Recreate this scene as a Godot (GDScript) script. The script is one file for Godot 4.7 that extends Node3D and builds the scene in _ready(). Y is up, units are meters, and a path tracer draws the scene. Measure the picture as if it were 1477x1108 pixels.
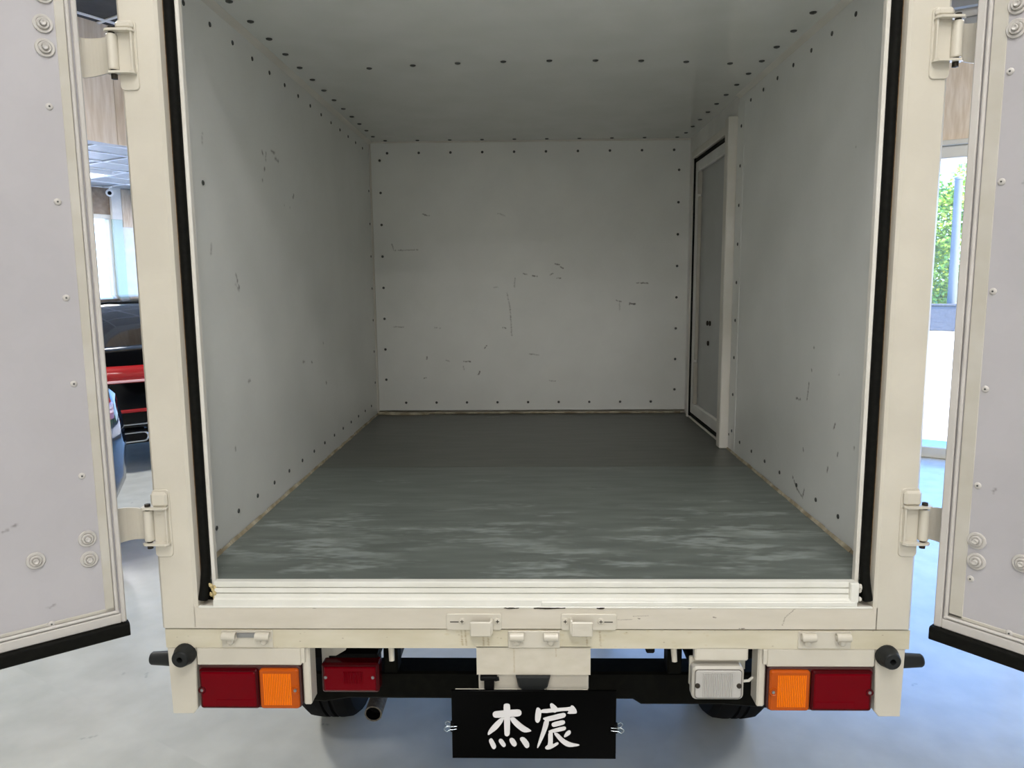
extends Node3D

# ---------------------------------------------------------------- helpers
const F := 0.8            # height of the cargo floor above the ground
var M := {}
var BT := Transform3D()   # the showroom stands turned to the truck

func V(x: float, y: float, z: float) -> Vector3:
	return Vector3(x, y + F, z)

func st_new() -> SurfaceTool:
	var st := SurfaceTool.new()
	st.begin(Mesh.PRIMITIVE_TRIANGLES)
	return st

func tri(st: SurfaceTool, a: Vector3, b: Vector3, c: Vector3, outward: Vector3, uv := []) -> void:
	var n := (c - a).cross(b - a)
	if n.length() < 1e-12:
		return
	n = n.normalized()
	var p := [a, b, c]
	var t := uv.duplicate()
	if n.dot(outward) < 0.0:
		n = -n
		p = [a, c, b]
		if t.size() == 3:
			t = [uv[0], uv[2], uv[1]]
	for i in 3:
		st.set_normal(n)
		if t.size() == 3:
			st.set_uv(t[i])
		else:
			st.set_uv(Vector2(0.004, 0.004))
		st.add_vertex(p[i])

func quad(st: SurfaceTool, a: Vector3, b: Vector3, c: Vector3, d: Vector3, outward: Vector3, uv := []) -> void:
	if uv.size() == 4:
		tri(st, a, b, c, outward, [uv[0], uv[1], uv[2]])
		tri(st, a, c, d, outward, [uv[0], uv[2], uv[3]])
	else:
		tri(st, a, b, c, outward)
		tri(st, a, c, d, outward)

# a box with chamfered edges, between two corners
func box(st: SurfaceTool, lo: Vector3, hi: Vector3, bev := 0.0, xf := Transform3D()) -> void:
	var c := (lo + hi) * 0.5
	var h := (hi - lo).abs() * 0.5
	var b := minf(bev, minf(h.x, minf(h.y, h.z)) * 0.9)
	var ctr := xf * c
	for ax in 3:
		var u := (ax + 1) % 3
		var v := (ax + 2) % 3
		for s in [-1.0, 1.0]:
			var q := []
			for k in [[-1, -1], [1, -1], [1, 1], [-1, 1]]:
				var p := Vector3.ZERO
				p[ax] = s * h[ax]
				p[u] = k[0] * (h[u] - b)
				p[v] = k[1] * (h[v] - b)
				q.append(xf * (c + p))
			var o := Vector3.ZERO
			o[ax] = s
			quad(st, q[0], q[1], q[2], q[3], xf.basis * o)
			if b > 0.0:
				for s2 in [-1.0, 1.0]:
					var e := []
					for k in [[0, -1], [0, 1], [1, 1], [1, -1]]:
						var p := Vector3.ZERO
						p[ax] = s * (h[ax] - (b if k[0] == 1 else 0.0))
						p[u] = s2 * (h[u] - (0.0 if k[0] == 1 else b))
						p[v] = k[1] * (h[v] - b)
						e.append(xf * (c + p))
					var o2 := Vector3.ZERO
					o2[ax] = s
					o2[u] = s2
					quad(st, e[0], e[1], e[2], e[3], xf.basis * o2)
	if b > 0.0:
		for sx in [-1.0, 1.0]:
			for sy in [-1.0, 1.0]:
				for sz in [-1.0, 1.0]:
					var k := Vector3(sx, sy, sz)
					var a0 := c + k * (h - Vector3(0, b, b))
					var a1 := c + k * (h - Vector3(b, 0, b))
					var a2 := c + k * (h - Vector3(b, b, 0))
					tri(st, xf * a0, xf * a1, xf * a2, xf.basis * k)

# a slab whose two large faces carry a print: o is the 0,0 corner, u and v the edges
func sheet(st: SurfaceTool, o: Vector3, u: Vector3, v: Vector3, depth: Vector3) -> void:
	var uv := [Vector2(0, 1), Vector2(1, 1), Vector2(1, 0), Vector2(0, 0)]
	quad(st, o, o + u, o + u + v, o + v, -depth, uv)
	var p := o + depth
	quad(st, p, p + u, p + u + v, p + v, depth, uv)
	quad(st, o, o + u, p + u, p, -v)
	quad(st, o + v, o + u + v, p + u + v, p + v, v)
	quad(st, o, o + v, p + v, p, -u)
	quad(st, o + u, o + u + v, p + u + v, p + u, u)

# revolve (radius, height) points about the local y axis; sharp along the outline, smooth round it
func lathe(st: SurfaceTool, prof: Array, xf: Transform3D, seg := 16) -> void:
	for i in prof.size() - 1:
		var a: Vector2 = prof[i]
		var b: Vector2 = prof[i + 1]
		var d := b - a
		if d.length() < 1e-7:
			continue
		var n2 := Vector2(d.y, -d.x).normalized()
		for k in seg:
			var t0 := TAU * k / seg
			var t1 := TAU * (k + 1) / seg
			var r0 := Vector3(cos(t0), 0, sin(t0))
			var r1 := Vector3(cos(t1), 0, sin(t1))
			var up := Vector3.UP
			var p := [r0 * a.x + up * a.y, r1 * a.x + up * a.y, r1 * b.x + up * b.y, r0 * b.x + up * b.y]
			var n := [r0 * n2.x + up * n2.y, r1 * n2.x + up * n2.y, r1 * n2.x + up * n2.y, r0 * n2.x + up * n2.y]
			for f in [[0, 1, 2], [0, 2, 3]]:
				var q: Vector3 = (p[f[2]] - p[f[0]]).cross(p[f[1]] - p[f[0]])
				if q.length() < 1e-14:
					continue
				var order: Array = f if q.dot(n[0] + n[1]) > 0.0 else [f[0], f[2], f[1]]
				for j in order:
					st.set_normal((xf.basis * n[j]).normalized())
					st.set_uv(Vector2(0.004, 0.004))
					st.add_vertex(xf * p[j])

# a round bar swept along points
func tube(st: SurfaceTool, pts: Array, r: float, seg := 8, taper := 1.0) -> void:
	var rings := []
	var side := Vector3.ZERO
	for i in pts.size():
		var t: Vector3 = (pts[mini(i + 1, pts.size() - 1)] - pts[maxi(i - 1, 0)]).normalized()
		if side == Vector3.ZERO:
			side = t.cross(Vector3.UP if absf(t.y) < 0.9 else Vector3.RIGHT).normalized()
		else:
			side = (side - t * side.dot(t)).normalized()
		var up := t.cross(side)
		var rr := r * lerpf(1.0, taper, float(i) / maxf(1.0, pts.size() - 1.0))
		var ring := []
		for k in seg:
			var a := TAU * k / seg
			ring.append([side * cos(a) + up * sin(a), pts[i] + (side * cos(a) + up * sin(a)) * rr])
		rings.append(ring)
	for i in rings.size() - 1:
		for k in seg:
			var k2 := (k + 1) % seg
			var q := [rings[i][k], rings[i][k2], rings[i + 1][k2], rings[i + 1][k]]
			for f in [[0, 1, 2], [0, 2, 3]]:
				var n: Vector3 = (q[f[2]][1] - q[f[0]][1]).cross(q[f[1]][1] - q[f[0]][1])
				var order: Array = f if n.dot(q[f[0]][0] + q[f[1]][0]) > 0.0 else [f[0], f[2], f[1]]
				for j in order:
					st.set_normal(q[j][0])
					st.set_uv(Vector2(0.004, 0.004))
					st.add_vertex(q[j][1])
	for e in [0, rings.size() - 1]:
		var o: Vector3 = pts[0] - pts[1] if e == 0 else pts[-1] - pts[-2]
		for k in range(1, seg - 1):
			tri(st, rings[e][0][1], rings[e][k][1], rings[e][k + 1][1], o)

# a flat outline given thickness: poly in local x,y; front face at z = depth, back at z = 0
func prism(st: SurfaceTool, poly: PackedVector2Array, depth: float, xf := Transform3D(), bev := 0.0) -> void:
	var pts := poly
	if not Geometry2D.is_polygon_clockwise(pts):
		pts = pts.duplicate()
		pts.reverse()
	var inner := PackedVector2Array()
	var n := pts.size()
	for i in n:
		var d0 := (pts[i] - pts[(i + n - 1) % n]).normalized()
		var d1 := (pts[(i + 1) % n] - pts[i]).normalized()
		var m := (Vector2(d0.y, -d0.x) + Vector2(d1.y, -d1.x)).normalized()
		inner.append(pts[i] + m * bev)
	var idx := Geometry2D.triangulate_polygon(inner)
	var idb := Geometry2D.triangulate_polygon(pts)
	var zz := xf.basis * Vector3(0, 0, 1)
	for i in range(0, idx.size(), 3):
		tri(st, xf * _v3(inner[idx[i]], depth), xf * _v3(inner[idx[i + 1]], depth), xf * _v3(inner[idx[i + 2]], depth), zz)
	for i in range(0, idb.size(), 3):
		tri(st, xf * _v3(pts[idb[i]], 0), xf * _v3(pts[idb[i + 1]], 0), xf * _v3(pts[idb[i + 2]], 0), -zz)
	for i in n:
		var j := (i + 1) % n
		var e := pts[j] - pts[i]
		var o := xf.basis * Vector3(-e.y, e.x, 0)
		quad(st, xf * _v3(pts[i], 0), xf * _v3(pts[j], 0), xf * _v3(pts[j], depth - bev), xf * _v3(pts[i], depth - bev), o)
		if bev > 0.0:
			quad(st, xf * _v3(pts[i], depth - bev), xf * _v3(pts[j], depth - bev), xf * _v3(inner[j], depth), xf * _v3(inner[i], depth), o + zz * o.length())

func _v3(p: Vector2, z: float) -> Vector3:
	return Vector3(p.x, p.y, z)

func rrect(x0: float, y0: float, x1: float, y1: float, r: float, k := 4) -> PackedVector2Array:
	var out := PackedVector2Array()
	var cs := [[x1 - r, y1 - r, 0.0], [x0 + r, y1 - r, 90.0], [x0 + r, y0 + r, 180.0], [x1 - r, y0 + r, 270.0]]
	for c in cs:
		for i in k + 1:
			var a := deg_to_rad(c[2] + 90.0 * i / k)
			out.append(Vector2(c[0] + cos(a) * r, c[1] + sin(a) * r))
	return out

# skin through rings of points (all of one length), smooth
func loft(st: SurfaceTool, rings: Array, cap := true) -> void:
	var n: int = rings[0].size()
	st.set_smooth_group(1)
	var mid := Vector3.ZERO
	for r in rings:
		for q in r:
			mid += q
	mid /= float(n * rings.size())
	for i in rings.size() - 1:
		var axis := Vector3.ZERO
		for q in rings[i]:
			axis += q / float(n)
		for k in n:
			var k2 := (k + 1) % n
			var a: Vector3 = rings[i][k]
			var b: Vector3 = rings[i][k2]
			var c: Vector3 = rings[i + 1][k2]
			var d: Vector3 = rings[i + 1][k]
			var o := (a + b + c + d) * 0.25 - axis
			for f in [[a, b, c], [a, c, d]]:
				var m: Vector3 = (f[2] - f[0]).cross(f[1] - f[0])
				if m.length() < 1e-12:
					continue
				if m.dot(o) < 0.0:
					f = [f[0], f[2], f[1]]
				for q in f:
					st.set_uv(Vector2(0.004, 0.004))
					st.add_vertex(q)
	if cap:
		st.set_smooth_group(-1)
		for e in [0, rings.size() - 1]:
			var o2: Vector3 = (rings[e][0] - mid)
			o2 = Vector3(0, 0, signf(o2.z))
			for k in range(1, n - 1):
				var a: Vector3 = rings[e][0]
				var b: Vector3 = rings[e][k]
				var c: Vector3 = rings[e][k + 1]
				if (c - a).cross(b - a).length() < 1e-12:
					continue
				var f := [a, b, c]
				if (c - a).cross(b - a).dot(o2) < 0.0:
					f = [a, c, b]
				for q in f:
					st.set_uv(Vector2(0.004, 0.004))
					st.add_vertex(q)
	st.generate_normals()

func obj(called: String, st: SurfaceTool, mat: Material, parent: Node = self, label := "") -> MeshInstance3D:
	var o := MeshInstance3D.new()
	o.name = called
	var m := st.commit()
	m.surface_set_material(0, mat)
	o.mesh = m
	parent.add_child(o, true)
	if label != "":
		o.set_meta("label", label)
	return o

func use(called: String, mesh: Mesh, xf: Transform3D, parent: Node = self) -> MeshInstance3D:
	var o := MeshInstance3D.new()
	o.name = called
	o.mesh = mesh
	o.transform = xf
	parent.add_child(o, true)
	return o

func shape(st: SurfaceTool, mat: Material) -> ArrayMesh:
	var m := st.commit()
	m.surface_set_material(0, mat)
	return m

var taken := {}
func numbered(called: String) -> String:
	var k: int = taken.get(called, -1) + 1
	taken[called] = k
	return called if k == 0 else "%s_%03d" % [called, k]

func tag(o: Node, label: String, category: String, group := "", kind := "") -> Node:
	if label != "":
		o.set_meta("label", label)
	if category != "":
		o.set_meta("category", category)
	if group != "":
		o.set_meta("group", group)
	if kind != "":
		o.set_meta("kind", kind)
	return o

func thing(called: String, label: String, category: String, xf := Transform3D(), group := "") -> Node3D:
	var o := Node3D.new()
	o.name = numbered(called)
	add_child(o, true)
	o.transform = xf
	tag(o, label, category, group)
	return o

func struct(called: String, st: SurfaceTool, mat: Material, label: String, category: String, xf := BT) -> MeshInstance3D:
	var o := obj(called, st, mat)
	o.transform = xf
	tag(o, label, category, "", "structure")
	return o

func facing(at: Vector3, y_axis: Vector3) -> Transform3D:
	var y := y_axis.normalized()
	var x := y.cross(Vector3.BACK if absf(y.z) < 0.9 else Vector3.RIGHT).normalized()
	return Transform3D(Basis(x, y, x.cross(y)), at)

# ---------------------------------------------------------------- materials
func paint(c: Color, rough: float, extra := {}) -> StandardMaterial3D:
	var m := StandardMaterial3D.new()
	m.albedo_color = c
	m.roughness = rough
	for k in extra:
		m.set(k, extra[k])
	return m

func noise_tex(freq: float, lo: Color, hi: Color, seed_: int, size := 512, octaves := 4, mid := -1.0) -> NoiseTexture2D:
	var n := FastNoiseLite.new()
	n.seed = seed_
	n.frequency = freq
	n.fractal_octaves = octaves
	var t := NoiseTexture2D.new()
	t.width = size
	t.height = size
	t.seamless = true
	t.noise = n
	var g := Gradient.new()
	g.colors = PackedColorArray([lo, hi])
	g.offsets = PackedFloat32Array([0.25, 0.8]) if mid < 0.0 else PackedFloat32Array([mid, mid + 0.25])
	t.color_ramp = g
	return t

func bump_tex(freq: float, seed_: int, strength: float) -> NoiseTexture2D:
	var n := FastNoiseLite.new()
	n.seed = seed_
	n.frequency = freq
	var t := NoiseTexture2D.new()
	t.width = 512
	t.height = 512
	t.seamless = true
	t.noise = n
	t.as_normal_map = true
	t.bump_strength = strength
	return t

func grained(lo: Color, hi: Color, freq: float, rough: float, scale: float, seed_: int, extra := {}) -> StandardMaterial3D:
	var m := paint(Color.WHITE, rough, extra)
	m.albedo_texture = noise_tex(freq, lo, hi, seed_)
	m.uv1_triplanar = true
	m.uv1_scale = Vector3.ONE * scale
	return m

func c8(r: int, g: int, b: int) -> Color:
	return Color8(r, g, b)

# a worn coat of paint with scuff marks at given places (metres over the panel)
var rng := RandomNumberGenerator.new()

func blot(img: Image, x: float, y: float, r: float, c: Color, a: float) -> void:
	var w := img.get_width()
	var h := img.get_height()
	for j in range(maxi(0, int(y - r)), mini(h - 1, int(y + r) + 1) + 1):
		for i in range(maxi(0, int(x - r)), mini(w - 1, int(x + r) + 1) + 1):
			var d := Vector2(i + 0.5 - x, j + 0.5 - y).length()
			if d < r + 0.5:
				var k := a * clampf(r + 0.5 - d, 0.0, 1.0)
				img.set_pixel(i, j, img.get_pixel(i, j).lerp(c, k))

func scratch(img: Image, p: Vector2, q: Vector2, r: float, c: Color, a: float) -> void:
	var n := maxi(2, int(p.distance_to(q) / 0.8))
	for i in n:
		if rng.randf() < 0.22:
			continue
		var t := float(i) / n
		var e := p.lerp(q, t) + Vector2(rng.randf_range(-0.6, 0.6), rng.randf_range(-0.6, 0.6))
		blot(img, e.x, e.y, r * rng.randf_range(0.5, 1.1), c, a * rng.randf_range(0.5, 1.0))

func worn(w: int, h: int, lo: Color, hi: Color, sx: float, sy: float, seed_: int) -> Image:
	var n := FastNoiseLite.new()
	n.seed = seed_
	n.frequency = 1.0
	n.fractal_octaves = 4
	var img := Image.create(w, h, false, Image.FORMAT_RGB8)
	for j in h:
		for i in w:
			var v := n.get_noise_2d(i * sx / w, j * sy / h)
			img.set_pixel(i, j, lo.lerp(hi, clampf(v * 0.9 + 0.5, 0.0, 1.0)))
	return img

func printed(img: Image, rough: float, extra := {}) -> StandardMaterial3D:
	img.generate_mipmaps()
	var m := paint(Color.WHITE, rough, extra)
	m.albedo_texture = ImageTexture.create_from_image(img)
	return m

# marks given as [a0, b0, a1, b1] in metres; map() turns them into pixels
func marked(img: Image, marks: Array, to_px: Callable, r: float, c: Color, a: float) -> void:
	for m in marks:
		scratch(img, to_px.call(m[0], m[1]), to_px.call(m[2], m[3]), r, c, a)

func make_materials() -> void:
	var cream := grained(c8(199, 193, 179), c8(206, 200, 186), 0.01, 0.34, 0.9, 3)
	cream.clearcoat_enabled = true
	cream.clearcoat = 0.25
	cream.clearcoat_roughness = 0.2
	M.cream = cream
	M.door_skin = grained(c8(205, 203, 207), c8(212, 210, 214), 0.008, 0.38, 0.8, 5)
	M.door_frame = grained(c8(190, 186, 181), c8(198, 194, 189), 0.012, 0.4, 1.2, 6)
	M.caulk = grained(c8(184, 179, 167), c8(194, 190, 181), 0.006, 0.6, 3.0, 7)
	M.old_caulk = grained(c8(138, 126, 102), c8(190, 182, 162), 0.01, 0.7, 4.0, 8)
	M.white = grained(c8(218, 217, 212), c8(228, 227, 222), 0.01, 0.4, 1.0, 9)
	M.trim_white = grained(c8(212, 208, 198), c8(221, 218, 210), 0.008, 0.45, 1.0, 10)
	M.rubber = grained(c8(14, 14, 12), c8(22, 22, 19), 0.03, 0.6, 4.0, 11, {"metallic_specular": 0.2})
	M.rubber_edge = grained(c8(96, 66, 26), c8(148, 116, 66), 0.03, 0.7, 5.0, 12)
	M.stop = paint(c8(30, 32, 32), 0.5, {"metallic_specular": 0.35})
	M.black = paint(c8(10, 10, 10), 0.6, {"metallic_specular": 0.25})
	M.chassis = grained(c8(10, 10, 7), c8(18, 18, 13), 0.02, 0.7, 3.0, 13, {"metallic_specular": 0.2})
	M.tyre = paint(c8(14, 14, 15), 0.8, {"metallic_specular": 0.25})
	M.steel = paint(c8(150, 150, 150), 0.35, {"metallic": 0.8})
	M.rivet = paint(c8(74, 76, 74), 0.5, {"metallic": 0.3})
	M.dark_steel = paint(c8(52, 46, 38), 0.5, {"metallic": 0.5})
	M.red_lens = paint(c8(104, 0, 12), 0.12, {"metallic_specular": 0.2})
	M.red_dark = paint(c8(66, 2, 7), 0.2, {"metallic_specular": 0.25})
	M.amber_lens = paint(c8(244, 122, 2), 0.12, {"metallic_specular": 0.3})
	M.amber_dark = paint(c8(178, 78, 14), 0.22, {"metallic_specular": 0.3})
	M.lamp_body = paint(c8(70, 34, 30), 0.45)
	M.clear_lens = paint(c8(180, 177, 172), 0.12, {"clearcoat_enabled": true, "clearcoat": 0.6})
	M.gasket = paint(c8(96, 92, 86), 0.6)
	M.lens_rim = paint(c8(184, 180, 170), 0.3)
	M.acrylic = paint(c8(4, 4, 4), 0.1, {"metallic_specular": 0.12})
	M.letter = paint(c8(222, 219, 219), 0.5)
	M.clip_wire = paint(c8(190, 200, 205), 0.25, {"metallic": 0.9})
	M.car_black = paint(c8(4, 4, 5), 0.06, {"metallic_specular": 0.4})
	M.car_blue = paint(c8(12, 22, 34), 0.06, {"metallic_specular": 0.6})
	M.car_glass = paint(c8(16, 15, 14), 0.05)
	M.car_lamp = paint(c8(150, 2, 8), 0.08, {"clearcoat_enabled": true, "clearcoat": 0.6})
	M.car_lamp_pale = paint(c8(226, 176, 178), 0.1)
	M.chrome = paint(c8(215, 218, 222), 0.1, {"metallic": 1.0})
	M.wall = grained(c8(214, 210, 204), c8(222, 219, 213), 0.01, 0.7, 0.5, 14)
	M.ceiling = grained(c8(62, 63, 63), c8(70, 71, 71), 0.02, 0.8, 0.5, 15)
	M.tile = grained(c8(158, 158, 154), c8(172, 171, 167), 0.02, 0.4, 0.8, 16)
	M.rail = paint(c8(238, 238, 236), 0.4)
	M.alu = paint(c8(188, 188, 186), 0.35, {"metallic": 0.6})
	M.frame_alu = paint(c8(214, 210, 198), 0.4)
	M.teal = paint(c8(186, 208, 206), 0.25)
	M.glass = paint(Color(0.85, 0.95, 0.94, 0.08), 0.0, {"transparency": BaseMaterial3D.TRANSPARENCY_ALPHA})
	M.ground = grained(c8(196, 193, 186), c8(212, 209, 202), 0.02, 0.9, 0.3, 17)
	M.barrier = grained(c8(66, 69, 78), c8(84, 87, 96), 0.03, 0.9, 0.8, 18)
	M.bark = paint(c8(92, 76, 58), 0.9)
	M.pole = paint(c8(92, 100, 106), 0.7)
	M.concrete_wall = grained(c8(150, 156, 170), c8(168, 173, 184), 0.02, 0.9, 0.5, 19)
	# wood: stretched noise along the plank
	for k in 3:
		var n := FastNoiseLite.new()
		n.seed = 40 + k
		n.frequency = 1.0
		n.fractal_octaves = 4
		var img := Image.create(128, 512, false, Image.FORMAT_RGB8)
		var a: Color = [c8(206, 184, 158), c8(214, 194, 168), c8(198, 176, 148)][k]
		var b: Color = [c8(228, 212, 190), c8(232, 216, 196), c8(222, 204, 180)][k]
		for j in 512:
			for i in 128:
				var warp := n.get_noise_2d(j * 0.003, 9.0) * 0.35
				var v := n.get_noise_2d(i * 0.045 + warp, j * 0.003 + 50.0) + 0.35 * n.get_noise_2d(i * 0.4 + warp, j * 0.01)
				img.set_pixel(i, j, a.lerp(b, clampf(v + 0.5, 0.0, 1.0)))
		M["wood%d" % k] = printed(img, 0.5)
	M.wood_dark = grained(c8(136, 118, 100), c8(156, 138, 118), 0.02, 0.5, 1.0, 44)

# ---------------------------------------------------------------- the scene
func _ready() -> void:
	var cam := Camera3D.new()
	cam.name = "camera"
	cam.fov = 54.511
	cam.keep_aspect = Camera3D.KEEP_HEIGHT
	cam.position = Vector3(-0.0054, 1.3833, 1.4137)
	cam.basis = Basis(Vector3.UP, 0.0221) * Basis(Vector3.RIGHT, -0.1353) * Basis(Vector3.BACK, -0.0082)
	cam.near = 0.02
	cam.current = true
	add_child(cam)

	var env := Environment.new()
	env.background_mode = Environment.BG_SKY
	var sm := ProceduralSkyMaterial.new()
	sm.sky_top_color = Color(0.26, 0.60, 1.0)
	sm.sky_horizon_color = Color(0.80, 0.92, 1.0)
	sm.sky_curve = 0.14
	sm.ground_horizon_color = Color(0.6, 0.66, 0.7)
	sm.ground_bottom_color = Color(0.5, 0.5, 0.5)
	sm.sky_energy_multiplier = 2.2
	sm.ground_energy_multiplier = 1.3
	var sky := Sky.new()
	sky.sky_material = sm
	env.sky = sky
	env.tonemap_mode = Environment.TONE_MAPPER_LINEAR
	env.tonemap_exposure = 1.15
	env.sdfgi_enabled = true
	env.ssao_enabled = true
	env.ssil_enabled = true
	var we := WorldEnvironment.new()
	we.name = "world"
	we.environment = env
	add_child(we)

	BT = Transform3D(Basis(Vector3.UP, -deg_to_rad(30.6)), Vector3.ZERO)
	var sun := DirectionalLight3D.new()
	sun.name = "sun"
	sun.light_energy = 8.0
	sun.light_color = Color(1.0, 0.95, 0.86)
	sun.shadow_enabled = true
	sun.light_angular_distance = 0.6
	add_child(sun)
	sun.look_at_from_position(BT * Vector3(7.0, 8.0, 1.6), Vector3.ZERO)

	rng.seed = 77
	make_materials()
	# ceiling lights: [x, z, strength, label] in the showroom's own axes
	for p in [[0.62, 0.86, 2.2, "white ceiling lamp right above the open cargo doors"], [1.3, 2.1, 4.0, "white ceiling lamp directly behind the truck"], [2.1, 1.3, 0.7, "white ceiling lamp right of the truck's open rear"], [-1.9, 1.7, 2.4, "white ceiling lamp over the left cargo door"],
			[3.0, 7.2, 8.0, "white ceiling lamp nearest the rear wall"], [3.7, 4.75, 5.6, "white ceiling lamp between the rear wall and the right side wall"], [3.3, 3.3, 2.8, "white ceiling lamp in the middle of the right side"], [0.75, 5.6, 4.0, "white ceiling lamp in the middle of the rear"],
			[-4.4, -0.6, 13.0, "white ceiling lamp before the wood clad fascia"], [2.2, -3.4, 6.5, "white ceiling lamp near the tall windows"]]:
		ceiling_light(Vector3(p[0], CH, p[1]), p[2], p[3])
	ceiling_light(Vector3(-8.72, CL + 0.01, -3.70), 3.0, "flat white lamp panel in the low tiled ceiling")

	build_room()
	build_outdoors()
	build_truck()
	build_cars()

# ---------------------------------------------------------------- lights
func ceiling_light(p: Vector3, strength: float, label: String) -> void:
	var t := thing("ceiling_light", label, "lamp", BT * Transform3D(Basis(), p), "ceiling lamps over the showroom")
	var st := st_new()
	for s in [-1.0, 1.0]:
		box(st, Vector3(-0.63, -0.05, s * 0.32 - 0.02), Vector3(0.63, 0.0, s * 0.32 + 0.02), 0.004)
		box(st, Vector3(s * 0.61 - 0.02, -0.05, -0.3), Vector3(s * 0.61 + 0.02, 0.0, 0.3), 0.004)
	obj("frame", st, M.rail, t)
	st = st_new()
	box(st, Vector3(-0.59, -0.035, -0.3), Vector3(0.59, -0.01, 0.3), 0.002)
	var m := paint(Color.WHITE, 0.5, {"emission_enabled": true, "emission": Color(1.0, 0.988, 0.97), "emission_energy_multiplier": 2.5})
	obj("diffuser", st, m, t)
	var l := AreaLight3D.new()
	l.name = "lamp_light"
	l.area_size = Vector2(1.18, 0.6)
	l.light_color = Color(1.0, 0.988, 0.97)
	l.light_energy = strength
	l.shadow_enabled = true
	l.area_range = 20.0
	l.area_attenuation = 2.0
	l.position = Vector3(0, -0.06, 0)
	l.rotation = Vector3(-PI / 2, 0, 0)
	t.add_child(l)

# ---------------------------------------------------------------- showroom
const ZW := -5.36     # window wall
const XF := -6.38     # fascia
const XB := -9.6      # far wall of the low bay
const CH := 3.8
const CL := 2.72

func slab(lo: Vector3, hi: Vector3) -> SurfaceTool:
	var st := st_new()
	box(st, lo, hi, 0.0)
	return st

func planks(parent: Node, o: Vector3, along: Vector3, width: float, n: int, h: float, outward: Vector3) -> void:
	for i in n:
		var st := st_new()
		var a := o + along * (width * i + 0.0015)
		var lift := outward * (0.012 + 0.0012 * ((i * 7) % 3))
		sheet(st, a, along * (width - 0.003), Vector3.UP * h, lift)
		obj("plank", st, M["wood%d" % ((i * 5 + 1) % 3)], parent)

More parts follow.
